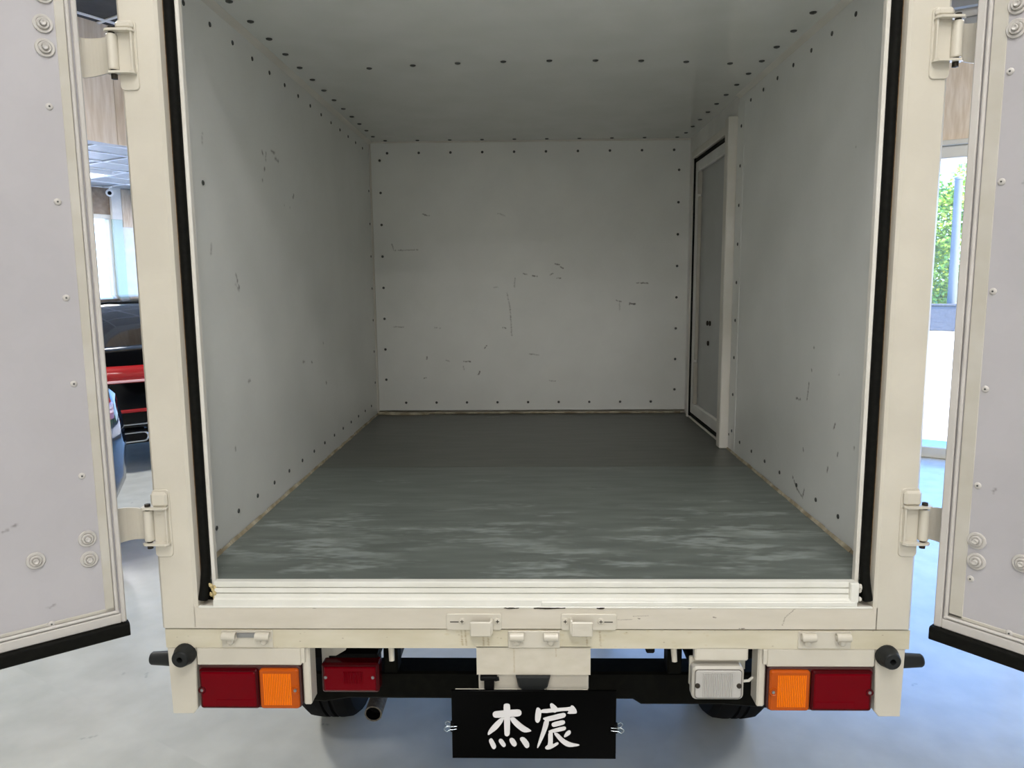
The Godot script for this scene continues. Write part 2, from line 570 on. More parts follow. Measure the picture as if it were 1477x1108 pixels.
func build_room() -> void:
	# epoxy floor
	var img := worn(512, 512, c8(188, 190, 184), c8(200, 202, 196), 14, 14, 21)
	for i in 60:
		var p := Vector2(rng.randf_range(0, 512), rng.randf_range(0, 512))
		scratch(img, p, p + Vector2(rng.randf_range(-6, 6), rng.randf_range(-6, 6)), 0.6, c8(120, 124, 124), 0.5)
	var fm := printed(img, 0.2, {"uv1_triplanar": true, "uv1_scale": Vector3.ONE * 0.35})
	struct("floor", slab(Vector3(XB - 0.2, -0.2, ZW - 0.15), Vector3(6.2, 0.0, 8.2)), fm, "pale grey glossy epoxy floor of the showroom under the truck", "floor")
	struct("ceiling", slab(Vector3(XF, CH, ZW - 0.2), Vector3(6.2, CH + 0.2, 8.2)), M.ceiling, "dark grey high ceiling of the showroom", "ceiling")
	var st := st_new()
	box(st, Vector3(-6.36, CH - 0.012, -3.2 + 0.22), Vector3(6.0, CH, -3.2 + 0.235 + 0.02), 0.002)
	box(st, Vector3(-6.262, CH - 0.014, ZW), Vector3(-6.23, CH, 8.0), 0.002)
	struct("trim_1", st, M.rail, "thin white strip across the dark showroom ceiling", "trim")
	# left: fascia over the low bay, wood clad
	st = slab(Vector3(XF - 0.15, CL, ZW), Vector3(XF, CH + 0.2, 8.2))
	var wl := struct("wall_left", st, M.wall, "pale wood clad fascia above the lower bay on the left", "wall")
	planks(wl, Vector3(XF, CL, -3.07 - 0.34 * 6), Vector3(0, 0, 1), 0.34, 30, CH - CL, Vector3(1, 0, 0))
	# low ceiling of square tiles with white rails
	st = slab(Vector3(XB - 0.2, CL + 0.03, ZW - 0.2), Vector3(XF - 0.15, CL + 0.2, 8.2))
	var cl := struct("ceiling_low", st, M.wall, "low suspended ceiling of silvery square tiles in white rails", "ceiling")
	for i in 6:
		for j in 12:
			var t := st_new()
			var lo := Vector3(XB + 0.53 * i + 0.015, CL + 0.012 + 0.002 * ((i + j) % 2), ZW + 0.6 * j + 0.015)
			box(t, lo, lo + Vector3(0.50, 0.016, 0.57), 0.004)
			obj("tile", t, M.tile, cl)
	for i in 7:
		var t := st_new()
		box(t, Vector3(XB + 0.53 * i - 0.014, CL, ZW), Vector3(XB + 0.53 * i + 0.014, CL + 0.03, ZW + 7.2), 0.002)
		obj("rail", t, M.rail, cl)
	for j in 13:
		var t := st_new()
		box(t, Vector3(XB, CL + 0.001, ZW + 0.6 * j - 0.014), Vector3(XF - 0.15, CL + 0.03, ZW + 0.6 * j + 0.014), 0.002)
		obj("rail", t, M.rail, cl)
	# far wall of the bay: window with dark wood lintel, teal post, panelled corner
	st = slab(Vector3(XB - 0.15, 2.36, -4.84), Vector3(XB, CL + 0.1, 8.2))
	box(st, Vector3(XB - 0.15, 0.0, -1.6), Vector3(XB, 2.36, 8.2), 0.0)
	box(st, Vector3(XB - 0.15, 0.0, -4.84), Vector3(XB, 0.1, -1.6), 0.0)
	struct("wall_far", st, M.wood_dark, "dark wood lintel wall at the far end of the low bay", "wall")
	st = st_new()
	for b in [[-4.84, 2.30, -1.6, 2.36], [-4.84, 0.1, -1.6, 0.16], [-4.84, 0.16, -4.80, 2.30], [-3.2, 0.16, -3.14, 2.30], [-1.66, 0.16, -1.6, 2.30]]:
		box(st, Vector3(XB - 0.1, b[1], b[0]), Vector3(XB + 0.012, b[3], b[2]), 0.004)
	var w1 := struct("window_1", st, M.frame_alu, "bright narrow window behind the black car", "window")
	for z in [[-4.80, -3.2], [-3.14, -1.66]]:
		st = st_new()
		box(st, Vector3(XB - 0.05, 0.16, z[0]), Vector3(XB - 0.044, 2.30, z[1]), 0.0)
		obj("pane", st, M.glass, w1)
	st = st_new()
	box(st, Vector3(XB - 0.15, 0.0, -4.98), Vector3(XB + 0.05, 2.30, -4.84), 0.006)
	struct("trim_2", st, M.teal, "pale teal upright between the window and the wood column", "trim")
	st = slab(Vector3(XB - 0.15, 0.0, ZW - 0.15), Vector3(XB + 0.03, CL + 0.1, -4.98))
	box(st, Vector3(XB - 0.15, 2.30, -4.98), Vector3(XB + 0.05, CL + 0.1, -4.84), 0.0)
	var wc := struct("wall_corner", st, M.white, "corner column, pale wood above and white panel below", "wall")
	planks(wc, Vector3(XB + 0.03, 2.2, -5.34), Vector3(0, 0, 1), 0.176, 2, CL - 2.2, Vector3(1, 0, 0))
	# window wall: sill rail, transom, wood cladding above
	st = slab(Vector3(XB - 0.15, 2.40, ZW - 0.15), Vector3(6.2, CH + 0.2, ZW))
	var ww := struct("wall_window", st, M.wall, "wood clad wall above the tall showroom windows", "wall")
	planks(ww, Vector3(-6.2, 2.40, ZW), Vector3(1, 0, 0), 0.22, 55, 0.57, Vector3(0, 0, 1))
	st = st_new()
	for k in 5:
		box(st, Vector3(-6.3, 2.99 + 0.16 * k, ZW), Vector3(6.0, 3.09 + 0.16 * k, ZW + 0.05), 0.012)
	obj("louvre_rail", st, M.alu, ww)
	st = st_new()
	box(st, Vector3(XB + 0.03, 2.27, ZW - 0.1), Vector3(6.0, 2.36, ZW + 0.03), 0.006)
	box(st, Vector3(XB + 0.03, 2.36, ZW - 0.1), Vector3(6.0, 2.40, ZW + 0.05), 0.006)
	box(st, Vector3(XB + 0.03, 0.0, ZW - 0.1), Vector3(6.0, 0.085, ZW + 0.03), 0.006)
	var posts := [-9.56, -7.9, -6.2, -4.4, -2.6, -0.85, 1.15, 2.9, 4.5, 5.97]
	for x in posts:
		box(st, Vector3(x - 0.03, 0.085, ZW - 0.09), Vector3(x + 0.03, 2.27, ZW + 0.02), 0.004)
	var w2 := struct("window_2", st, M.frame_alu, "tall showroom windows with cream aluminium frames beside the truck", "window")
	for i in posts.size() - 1:
		st = st_new()
		box(st, Vector3(posts[i] + 0.03, 0.085, ZW - 0.05), Vector3(posts[i + 1] - 0.03, 2.27, ZW - 0.044), 0.0)
		obj("pane", st, M.glass, w2)
	# walls behind and beside the camera
	struct("wall_right", slab(Vector3(6.0, 0, ZW), Vector3(6.2, CH, 8.2)), M.wall, "plain white side wall of the showroom, outside the picture", "wall")
	struct("wall_rear", slab(Vector3(XB - 0.15, 0, 8.0), Vector3(6.2, CH, 8.2)), M.wall, "plain white wall behind the camera, outside the picture", "wall")
	# round camera under the low ceiling
	var t := thing("ceiling_camera", "small round white ceiling camera with a dark lens by the wood column", "camera", BT * Transform3D(Basis(), Vector3(-9.4, CL, -4.734)))
	st = st_new()
	lathe(st, [Vector2(0.0, 0.0), Vector2(0.035, 0.0), Vector2(0.035, -0.012), Vector2(0.01, -0.02), Vector2(0.01, -0.05), Vector2(0.0, -0.05)], Transform3D(), 12)
	obj("mount", st, M.rail, t)
	var view := (cam_local() - Vector3(-9.4, 2.65, -4.734)).normalized()
	st = st_new()
	lathe(st, [Vector2(0.0, -0.02), Vector2(0.045, -0.02), Vector2(0.05, 0.0), Vector2(0.045, 0.02), Vector2(0.026, 0.022)], facing(Vector3(0, -0.085, 0), Vector3(view.x, -0.2, view.z)), 16)
	obj("housing", st, M.rail, t)
	st = st_new()
	lathe(st, [Vector2(0.026, 0.022), Vector2(0.02, 0.028), Vector2(0.0, 0.03)], facing(Vector3(0, -0.085, 0), Vector3(view.x, -0.2, view.z)), 16)
	obj("lens", st, M.black, t, "dark round lens")

func cam_local() -> Vector3:
	return Vector3(0.715, 1.383, 1.22)

func build_outdoors() -> void:
	var st := slab(Vector3(-40, -0.25, -60), Vector3(40, -0.05, ZW - 0.15))
	struct("ground_outdoor", st, M.ground, "sunlit pale concrete yard outside the windows", "ground")
	st = slab(Vector3(-40, -0.25, ZW - 0.15), Vector3(XB - 0.2, -0.05, 40))
	struct("ground_side", st, M.ground, "pale concrete strip outside the bay window", "ground")
	st = st_new()
	for i in 24:
		box(st, Vector3(-14 + i * 1.2, -0.05, -22.9), Vector3(-12.81 + i * 1.2, 0.65, -22.62), 0.03)
	box(st, Vector3(-14, 0.65, -22.92), Vector3(14.8, 0.70, -22.6), 0.01)
	struct("wall_outdoor", st, M.barrier, "low grey concrete barrier below the green hedge", "wall", BT)
	st = slab(Vector3(-19, -0.05, -24), Vector3(-18.7, 1.35, 20))
	struct("wall_yard", st, M.concrete_wall, "pale blue-grey yard wall seen low in the bay window", "wall", BT)
	# shrubs behind the barrier
	var leaf := st_new()
	for s in [-1.0, 1.0]:
		tri(leaf, Vector3(0, 0, 0), Vector3(s * 0.055, 0.02, 0.07), Vector3(0, 0, 0.16), Vector3.UP)
	var leaf_mesh := leaf.commit()
	var lm := paint(Color.WHITE, 0.6, {"vertex_color_use_as_albedo": true, "backlight_enabled": true, "backlight": Color(0.25, 0.35, 0.05), "cull_mode": BaseMaterial3D.CULL_DISABLED})
	leaf_mesh.surface_set_material(0, lm)
	var r := RandomNumberGenerator.new()
	r.seed = 5
	var labels := ["tall yellow-green shrub behind the barrier left of the pole", "bushy green shrub directly behind the pole", "round green shrub behind the barrier right of the pole", "dark green shrub at the hedge's end", "loose green shrub far along the hedge", "low green shrub nearest the truck's side"]
	for k in 6:
		var x := -2.2 + k * 1.25
		var t := thing("shrub", labels[k], "shrub", BT * Transform3D(Basis(), Vector3(x, -0.05, -24.4 - 0.25 * (k % 2))), "shrubs behind the concrete barrier")
		var hgt := 3.9 + 0.3 * ((k * 3) % 4) * 0.6
		var mm := MultiMesh.new()
		mm.transform_format = MultiMesh.TRANSFORM_3D
		mm.use_colors = true
		mm.mesh = leaf_mesh
		mm.instance_count = 5200
		for i in mm.instance_count:
			var d := Vector3(r.randfn(), r.randfn(), r.randfn()).normalized()
			var lump := 1.0 + 0.22 * sin(d.x * 5.0 + k) * cos(d.y * 6.0) + r.randf_range(-0.25, 0.1)
			var p := Vector3(d.x * 1.0, d.y * hgt * 0.48, d.z * 0.9) * lump + Vector3(0, hgt * 0.52, 0)
			var b := Basis.from_euler(Vector3(r.randf_range(-0.9, 0.9), r.randf_range(0, TAU), r.randf_range(-0.9, 0.9)))
			mm.set_instance_transform(i, Transform3D(b, p))
			var g := r.randf()
			mm.set_instance_color(i, Color(0.18 + 0.40 * g, 0.36 + 0.34 * g, 0.06 + 0.06 * r.randf()))
		var mi := MultiMeshInstance3D.new()
		mi.name = "foliage"
		mi.multimesh = mm
		mi.set_meta("kind", "stuff")
		t.add_child(mi, true)
		var st2 := st_new()
		tube(st2, [Vector3(0, 0, 0), Vector3(0.05, hgt * 0.4, 0), Vector3(-0.04, hgt * 0.8, 0.03)], 0.07, 7, 0.5)
		obj("trunk", st2, M.bark, t)
	var pl := thing("utility_pole", "thin pale utility pole leaning among the shrubs", "pole", BT * Transform3D(Basis(), Vector3(0.12, -0.05, -23.2)))
	st = st_new()
	tube(st, [Vector3(0, 0, 0), Vector3(-0.02, 1.9, 0), Vector3(-0.05, 4.15, 0)], 0.13, 12, 0.75)
	obj("post", st, M.pole, pl)
	st = st_new()
	lathe(st, [Vector2(0.0, 0.08), Vector2(0.08, 0.06), Vector2(0.11, 0.0), Vector2(0.0, 0.0)], Transform3D(Basis(), Vector3(-0.05, 4.15, 0)), 12)
	obj("cap", st, M.pole, pl)

# ---------------------------------------------------------------- truck
const WL := 0.6993
const WR := 0.7066
const HC := 1.1976
const LB := 1.9585
const FY := -0.012

func rivet_mesh(r: float, mat: Material) -> ArrayMesh:
	var st := st_new()
	lathe(st, [Vector2(r, 0.0), Vector2(r * 0.9, r * 0.28), Vector2(r * 0.55, r * 0.42), Vector2(r * 0.2, r * 0.42), Vector2(r * 0.18, r * 0.2), Vector2(0.0, r * 0.2)], Transform3D(), 10)
	return shape(st, mat)

func build_truck() -> void:
	var truck := thing("box_truck", "small cream box truck with both cargo doors open, seen from behind", "truck")
	var grey := c8(70, 68, 62)
	# --- linings with their scuffs
	var lo := c8(224, 225, 221)
	var hi := c8(230, 231, 227)
	var img := worn(512, 320, lo, hi, 6, 4, 31)
	marked(img, [[0.932, -0.588, 0.921, -0.598], [0.931, -0.618, 0.91, -0.614], [0.944, -0.66, 0.944, -0.692], [0.929, -0.69, 0.926, -0.722], [0.895, -0.604, 0.881, -0.6], [0.862, -0.581, 0.856, -0.586], [0.848, -0.843, 0.838, -0.831], [0.812, -0.748, 0.81, -0.755], [0.813, -0.798, 0.808, -0.804], [0.617, -0.364, 0.595, -0.372], [0.595, -0.372, 0.578, -0.382], [0.354, -0.407, 0.351, -0.425], [0.354, -0.859, 0.352, -0.877], [0.346, -0.947, 0.343, -0.96], [0.26, -1.106, 0.253, -1.116], [0.21, -0.301, 0.202, -0.304], [0.395, -1.093, 0.39, -1.096]],
		func(a, b): return Vector2((b + LB) / (LB - 0.02) * 512, (1.0 - a / HC) * 320), 0.9, grey, 0.7)
	marked(img, [[0.909, -0.226, 0.884, -0.219], [0.686, -0.24, 0.651, -0.225], [0.594, -0.353, 0.572, -0.384]], func(a, b): return Vector2((b + LB) / (LB - 0.02) * 512, (1.0 - a / HC) * 320), 1.0, grey, 0.25)
	var lining := printed(img, 0.3)
	var st := st_new()
	sheet(st, V(-WL, FY, -LB), Vector3(0, 0, LB - 0.02), Vector3(0, HC - FY, 0), Vector3(-0.008, 0, 0))
	var left := obj("wall_lining", st, lining, truck)
	img = worn(512, 512, lo, hi, 4, 4, 32)
	marked(img, [[0.423, -0.457, 0.423, -0.447], [0.368, -0.464, 0.363, -0.462], [0.334, -0.476, 0.287, -0.485], [0.281, -0.562, 0.283, -0.529], [0.262, -0.305, 0.247, -0.312], [0.379, -0.3, 0.375, -0.297], [0.228, -0.2, 0.223, -0.198], [0.199, -0.282, 0.188, -0.283], [0.151, -0.335, 0.138, -0.337], [0.07, -0.563, 0.046, -0.526], [0.046, -0.526, 0.035, -0.486], [0.035, -0.486, 0.061, -0.474], [0.163, -0.497, 0.153, -0.492], [0.874, -0.273, 0.87, -0.271]],
		func(a, b): return Vector2((b + 1.2) / 1.18 * 512, (1.0 - a / HC) * 512), 1.2, grey, 0.6)
	st = st_new()
	sheet(st, V(WR, FY, -1.2), Vector3(0, 0, 1.18), Vector3(0, HC - FY, 0), Vector3(0.008, 0, 0))
	var right := obj("wall_lining", st, printed(img, 0.3), truck)
	st = st_new()
	box(st, V(WR, 1.12, -LB), V(WR + 0.008, HC, -1.2), 0.0)
	box(st, V(WR, FY, -LB), V(WR + 0.008, 1.12, -1.86), 0.0)
	obj("wall_lining", st, M.white, truck)
	# bulkhead
	img = worn(512, 440, lo, hi, 5, 4, 33)
	var bp := func(a, b): return Vector2((a + WL) / (WL + WR) * 512, (1.0 - b / HC) * 440)
	marked(img, [[-0.472, 0.886, -0.438, 0.878], [-0.028, 0.623, -0.009, 0.615], [0.015, 0.611, 0.04, 0.607], [0.095, 0.615, 0.11, 0.622], [0.116, 0.662, 0.138, 0.66], [0.142, 0.649, 0.154, 0.64], [0.126, 0.6, 0.145, 0.598], [0.482, 0.575, 0.534, 0.574], [0.391, 0.498, 0.416, 0.492], [0.447, 0.48, 0.478, 0.483], [0.449, 0.486, 0.476, 0.478], [-0.3, 0.226, -0.264, 0.225], [-0.466, 0.249, -0.467, 0.233], [-0.226, 0.181, -0.234, 0.163], [-0.119, 0.378, -0.101, 0.377], [-0.192, 0.297, -0.205, 0.285], [-0.484, 0.148, -0.471, 0.154]], bp, 0.9, grey, 0.75)
	marked(img, [[-0.136, 0.887, -0.103, 0.875], [-0.611, 0.756, -0.603, 0.726], [-0.603, 0.728, -0.492, 0.73], [-0.062, 0.605, -0.066, 0.56], [-0.1, 0.538, -0.086, 0.471], [-0.086, 0.471, -0.079, 0.34], [-0.158, 0.561, -0.137, 0.56], [0.406, 0.492, 0.406, 0.451], [-0.381, 0.232, -0.362, 0.227], [-0.3, 0.204, -0.298, 0.186], [0.001, 0.259, 0.045, 0.252], [0.089, 0.136, 0.12, 0.132], [-0.428, 0.38, -0.397, 0.379], [-0.616, 0.386, -0.566, 0.384]], bp, 0.8, grey, 0.35)
	st = st_new()
	sheet(st, V(-WL, 0.004, -LB), Vector3(WL + WR, 0, 0), Vector3(0, HC - 0.004, 0), Vector3(0, 0, -0.008))
	var back := obj("bulkhead_lining", st, printed(img, 0.34), truck)
	# ceiling
	st = st_new()
	box(st, V(-WL, HC, -LB), V(WR, HC + 0.008, -0.02), 0.0)
	var ceil_mat := grained(c8(220, 222, 217), c8(226, 227, 223), 0.01, 0.1, 0.8, 34)
	var roof := obj("ceiling_lining", st, ceil_mat, truck)
	# cargo floor
	# two sheets meet at a seam: a brownish rear one and a scuffed blue-grey front one
	img = worn(512, 512, c8(76, 78, 73), c8(88, 90, 84), 5, 24, 36)
	for i in 60:
		var p := Vector2(rng.randf_range(0, 512), rng.randf_range(0, 512))
		scratch(img, p, p + Vector2(rng.randf_range(-16, 16), rng.randf_range(-3, 3)), 0.6, c8(120, 122, 116) if i % 3 else c8(54, 54, 50), 0.35)
	scratch(img, Vector2(186, 50), Vector2(206, 40), 2.0, c8(178, 180, 176), 0.6)
	scratch(img, Vector2(300, 70), Vector2(310, 72), 1.5, c8(44, 46, 42), 0.7)
	st = st_new()
	sheet(st, V(-WL, FY, -0.957), Vector3(WL + WR, 0, 0), Vector3(0, 0, -LB + 0.957), Vector3(0, -0.012, 0))
	obj("cargo_floor", st, printed(img, 0.4), truck, "brownish rear floor sheet")
	img = worn(768, 768, c8(86, 92, 88), c8(102, 109, 104), 5, 20, 35)
	var fn := FastNoiseLite.new()
	fn.seed = 8
	fn.frequency = 1.0
	fn.fractal_octaves = 5
	for j in 768:
		for i in 768:
			var v := fn.get_noise_2d(i * 0.006, j * 0.016) + 0.5 * fn.get_noise_2d(i * 0.03 + 40, j * 0.07)
			# the scuffs crowd where loads are dragged in, a hand's breadth to half a metre behind the threshold
			var row := float(j) / 768.0
			var worn_in := clampf(1.0 - absf(row - 0.78) / 0.42, 0.0, 1.0)
			var patch := fn.get_noise_2d(i * 0.004 + 90, j * 0.006)
			var k := clampf((v + 0.6 * worn_in - 0.36) * 1.8, 0.0, 1.0) * clampf((patch + 0.2 + 0.3 * worn_in) * 2.0, 0.0, 1.0)
			if k > 0.0:
				img.set_pixel(i, j, img.get_pixel(i, j).lerp(c8(160, 168, 166), k * 0.6))
	for i in 130:
		var p := Vector2(rng.randf_range(0, 768), rng.randf_range(0, 768))
		scratch(img, p, p + Vector2(rng.randf_range(-26, 26), rng.randf_range(-4, 4)), 0.7, c8(176, 182, 182) if i % 3 else c8(66, 70, 68), 0.35)
	st = st_new()
	sheet(st, V(-WL, FY, -0.0255), Vector3(WL + WR, 0, 0), Vector3(0, 0, -0.930), Vector3(0, -0.012, 0))
	obj("cargo_floor", st, printed(img, 0.4), truck, "scuffed blue-grey front floor sheet")
	# aged sealant along the edges
	for s in [-1.0, 1.0]:
		var w := WL if s < 0 else WR
		st = st_new()
		var z := -0.03
		var k := 0
		var zend := -LB + 0.01 if s < 0 else -1.24
		while z > zend:
			var h := 0.006 + rng.randf() * 0.003
			var wdt := 0.005 + rng.randf() * 0.003
			var z2 := maxf(z - 0.05, zend)
			var a := [V(s * w, FY, z), V(s * (w - wdt), FY, z), V(s * (w - 0.002), FY + h, z)]
			var b := [V(s * w, FY, z2), V(s * (w - wdt), FY, z2), V(s * (w - 0.002), FY + h, z2)]
			quad(st, a[1], a[2], b[2], b[1], Vector3(-s, 1, 0))
			tri(st, a[0], a[1], a[2], Vector3(0, 0, 1))
			tri(st, b[0], b[1], b[2], Vector3(0, 0, -1))
			z = z2
			k += 1
		obj("sealant", st, M.old_caulk, truck, "yellowed sealant along the cargo floor")
		st = st_new()
		var ze := -LB if s < 0 else -1.2
		quad(st, V(s * w, HC - 0.012, -0.02), V(s * (w - 0.014), HC, -0.02), V(s * (w - 0.014), HC, ze), V(s * w, HC - 0.012, ze), Vector3(-s, -1, 0))
		tri(st, V(s * w, HC - 0.012, -0.02), V(s * (w - 0.014), HC, -0.02), V(s * w, HC, -0.02), Vector3(0, 0, 1))
		obj("sealant", st, M.trim_white, truck, "white sealant along the ceiling edge")
	st = st_new()
	tube(st, [V(-WL, FY + 0.004, -LB + 0.004), V(WR - 0.02, FY + 0.004, -LB + 0.004)], 0.005, 6)
	tube(st, [V(-WL + 0.01, FY + 0.006, -LB + 0.02), V(-0.55, FY + 0.004, -LB + 0.03), V(-0.46, FY + 0.002, -LB + 0.02)], 0.010, 6)
	obj("sealant", st, M.old_caulk, truck, "brown sealant bead below the end wall")
	st = st_new()
	tube(st, [V(-WL + 0.003, FY, -LB + 0.003), V(-WL + 0.003, HC, -LB + 0.003), V(WR - 0.003, HC - 0.001, -LB + 0.003)], 0.006, 6)
	obj("sealant", st, M.trim_white, truck, "white sealant round the end wall")
	# --- rivets
	var rc := rivet_mesh(0.0085, M.rivet)
	var rw := rivet_mesh(0.0058, M.rivet)
	var down := Vector3.DOWN
	for i in 15:
		use("rivet", rc, facing(Vector3(-0.6545, HC - 0.0, -0.045 - 0.1272 * i) + Vector3(0, F, 0), down), roof)
		use("rivet", rc, facing(Vector3(0.658, HC, -0.045 - 0.1272 * i) + Vector3(0, F, 0), down), roof)
	for i in 9:
		var x := -0.458 + 0.129 * i
		use("rivet", rc, facing(V(x, HC, -0.775 - 0.19 * (x - 0.05) * (x - 0.05)), down), roof)
	for i in 10:
		use("rivet", rc, facing(V(-0.62 + 0.14 * i, HC, -1.918), down), roof)
		use("rivet", rw, facing(V(-0.621 + 0.1396 * i, 1.151, -LB), Vector3.BACK), back)
	for i in 8:
		use("rivet", rw, facing(V(-0.655, 1.12 - 0.139 * i, -LB), Vector3.BACK), back)
		use("rivet", rw, facing(V(0.659, 1.066 - 0.1386 * i, -LB), Vector3.BACK), back)
	for i in 9:
		use("rivet", rw, facing(V(-0.567 + 0.14 * i, 0.04, -LB), Vector3.BACK), back)
	for i in 15:
		use("rivet", rw, facing(V(-WL, 1.149, -0.043 - 0.1268 * i), Vector3.RIGHT), left)
		if i > 0:
			use("rivet", rw, facing(V(-WL, 0.048, -0.042 - 0.1272 * i), Vector3.RIGHT), left)
	for i in 7:
		use("rivet", rw, facing(V(-WL, 0.985 - 0.141 * i, -1.918), Vector3.RIGHT), left)
	use("rivet", rw, facing(V(-WL, 0.80, -0.21), Vector3.RIGHT), left)
	for i in 9:
		use("rivet", rw, facing(V(WR, 1.152, -0.05 - 0.1275 * i), Vector3.LEFT), right)
		use("rivet", rw, facing(V(WR, 0.043, -0.128 - 0.1355 * i * 0.99), Vector3.LEFT), right)
		use("rivet", rw, facing(V(WR - 0.0014, 1.091 - 0.1285 * i, -1.164), Vector3.LEFT), right)
	# --- door in the right wall
	build_side_door(truck, right)
	# --- outer skin
	st = st_new()
	box(st, V(-0.75, -0.10, -2.0), V(-0.735, 1.26, -0.02), 0.004)
	obj("side_panel", st, M.cream, truck)
	st = st_new()
	box(st, V(0.742, -0.10, -2.0), V(0.75, 1.26, -0.02), 0.003)
	obj("side_panel", st, M.cream, truck)
	st = st_new()
	box(st, V(-0.75, -0.10, -2.02), V(0.75, 1.26, -1.99), 0.004)
	obj("bulkhead_panel", st, M.cream, truck)
	st = st_new()
	box(st, V(-0.75, 1.235, -2.02), V(0.75, 1.265, -0.0), 0.006)
	obj("roof_panel", st, M.cream, truck)
	st = st_new()
	box(st, V(-0.735, -0.10, -1.99), V(0.74, -0.026, -0.035), 0.004)
	obj("underfloor", st, M.chassis, truck, "dark underside of the cargo bed")
	build_rear(truck)
	build_tail(truck)
	build_under(truck)
	for s in [-1.0, 1.0]:
		build_cargo_door(truck, s)
	build_sign()

func build_side_door(truck: Node, lining: Node) -> void:
	# white frame standing proud of the lining, black seal, then the door leaf
	var st := st_new()
	box(st, V(0.676, FY, -1.262), V(0.72, 1.135, -1.215), 0.003)
	box(st, V(0.694, 1.095, -1.862), V(0.72, 1.125, -1.262), 0.002)
	box(st, V(0.694, FY, -1.868), V(0.72, 1.125, -1.852), 0.002)
	box(st, V(0.700, FY, -1.868), V(0.72, FY + 0.008, -1.262), 0.001)
	obj("side_door_frame", st, M.trim_white, truck, "white door frame standing proud of the wall")
	st = st_new()
	box(st, V(0.7052, FY, -1.21), V(0.7066, HC - 0.03, -1.13), 0.0005)
	obj("cover_strip", st, lining.mesh.surface_get_material(0), lining)
	var door := st_new()
	box(door, V(0.716, 0.05, -1.80), V(0.735, 1.06, -1.262), 0.002)
	var leaf := obj("side_door", door, grained(c8(168, 170, 168), c8(176, 178, 176), 0.01, 0.3, 0.8, 61), truck, "grey recessed door leaf")
	st = st_new()
	box(st, V(0.704, 0.012, -1.832), V(0.722, 1.078, -1.775), 0.003)
	box(st, V(0.704, 1.035, -1.775), V(0.722, 1.078, -1.264), 0.003)
	box(st, V(0.704, 0.012, -1.775), V(0.722, 0.06, -1.264), 0.003)
	obj("border", st, M.white, leaf)
	st = st_new()
	box(st, V(0.700, 0.06, -1.772), V(0.716, 0.24, -1.757), 0.002)
	box(st, V(0.702, 0.25, -1.770), V(0.716, 0.93, -1.757), 0.002)
	box(st, V(0.700, 0.94, -1.772), V(0.716, 1.03, -1.757), 0.002)
	obj("bead", st, M.caulk, leaf)
	st = st_new()
	box(st, V(0.7, FY + 0.008, -1.852), V(0.722, 1.095, -1.832), 0.002)
	box(st, V(0.703, 1.08, -1.832), V(0.722, 1.094, -1.265), 0.002)
	box(st, V(0.703, FY + 0.008, -1.832), V(0.722, 0.012, -1.265), 0.002)
	obj("seal", st, M.rubber, leaf, "black rubber seal")
	for p in [[0.415, -1.60], [0.416, -1.56], [0.336, -1.58]]:
		st = st_new()
		lathe(st, [Vector2(0.010, 0.0), Vector2(0.010, 0.004), Vector2(0.006, 0.006), Vector2(0.0, 0.006)], facing(V(0.716, p[0], p[1]), Vector3.LEFT), 10)
		obj("lock_screw", st, M.dark_steel, leaf)

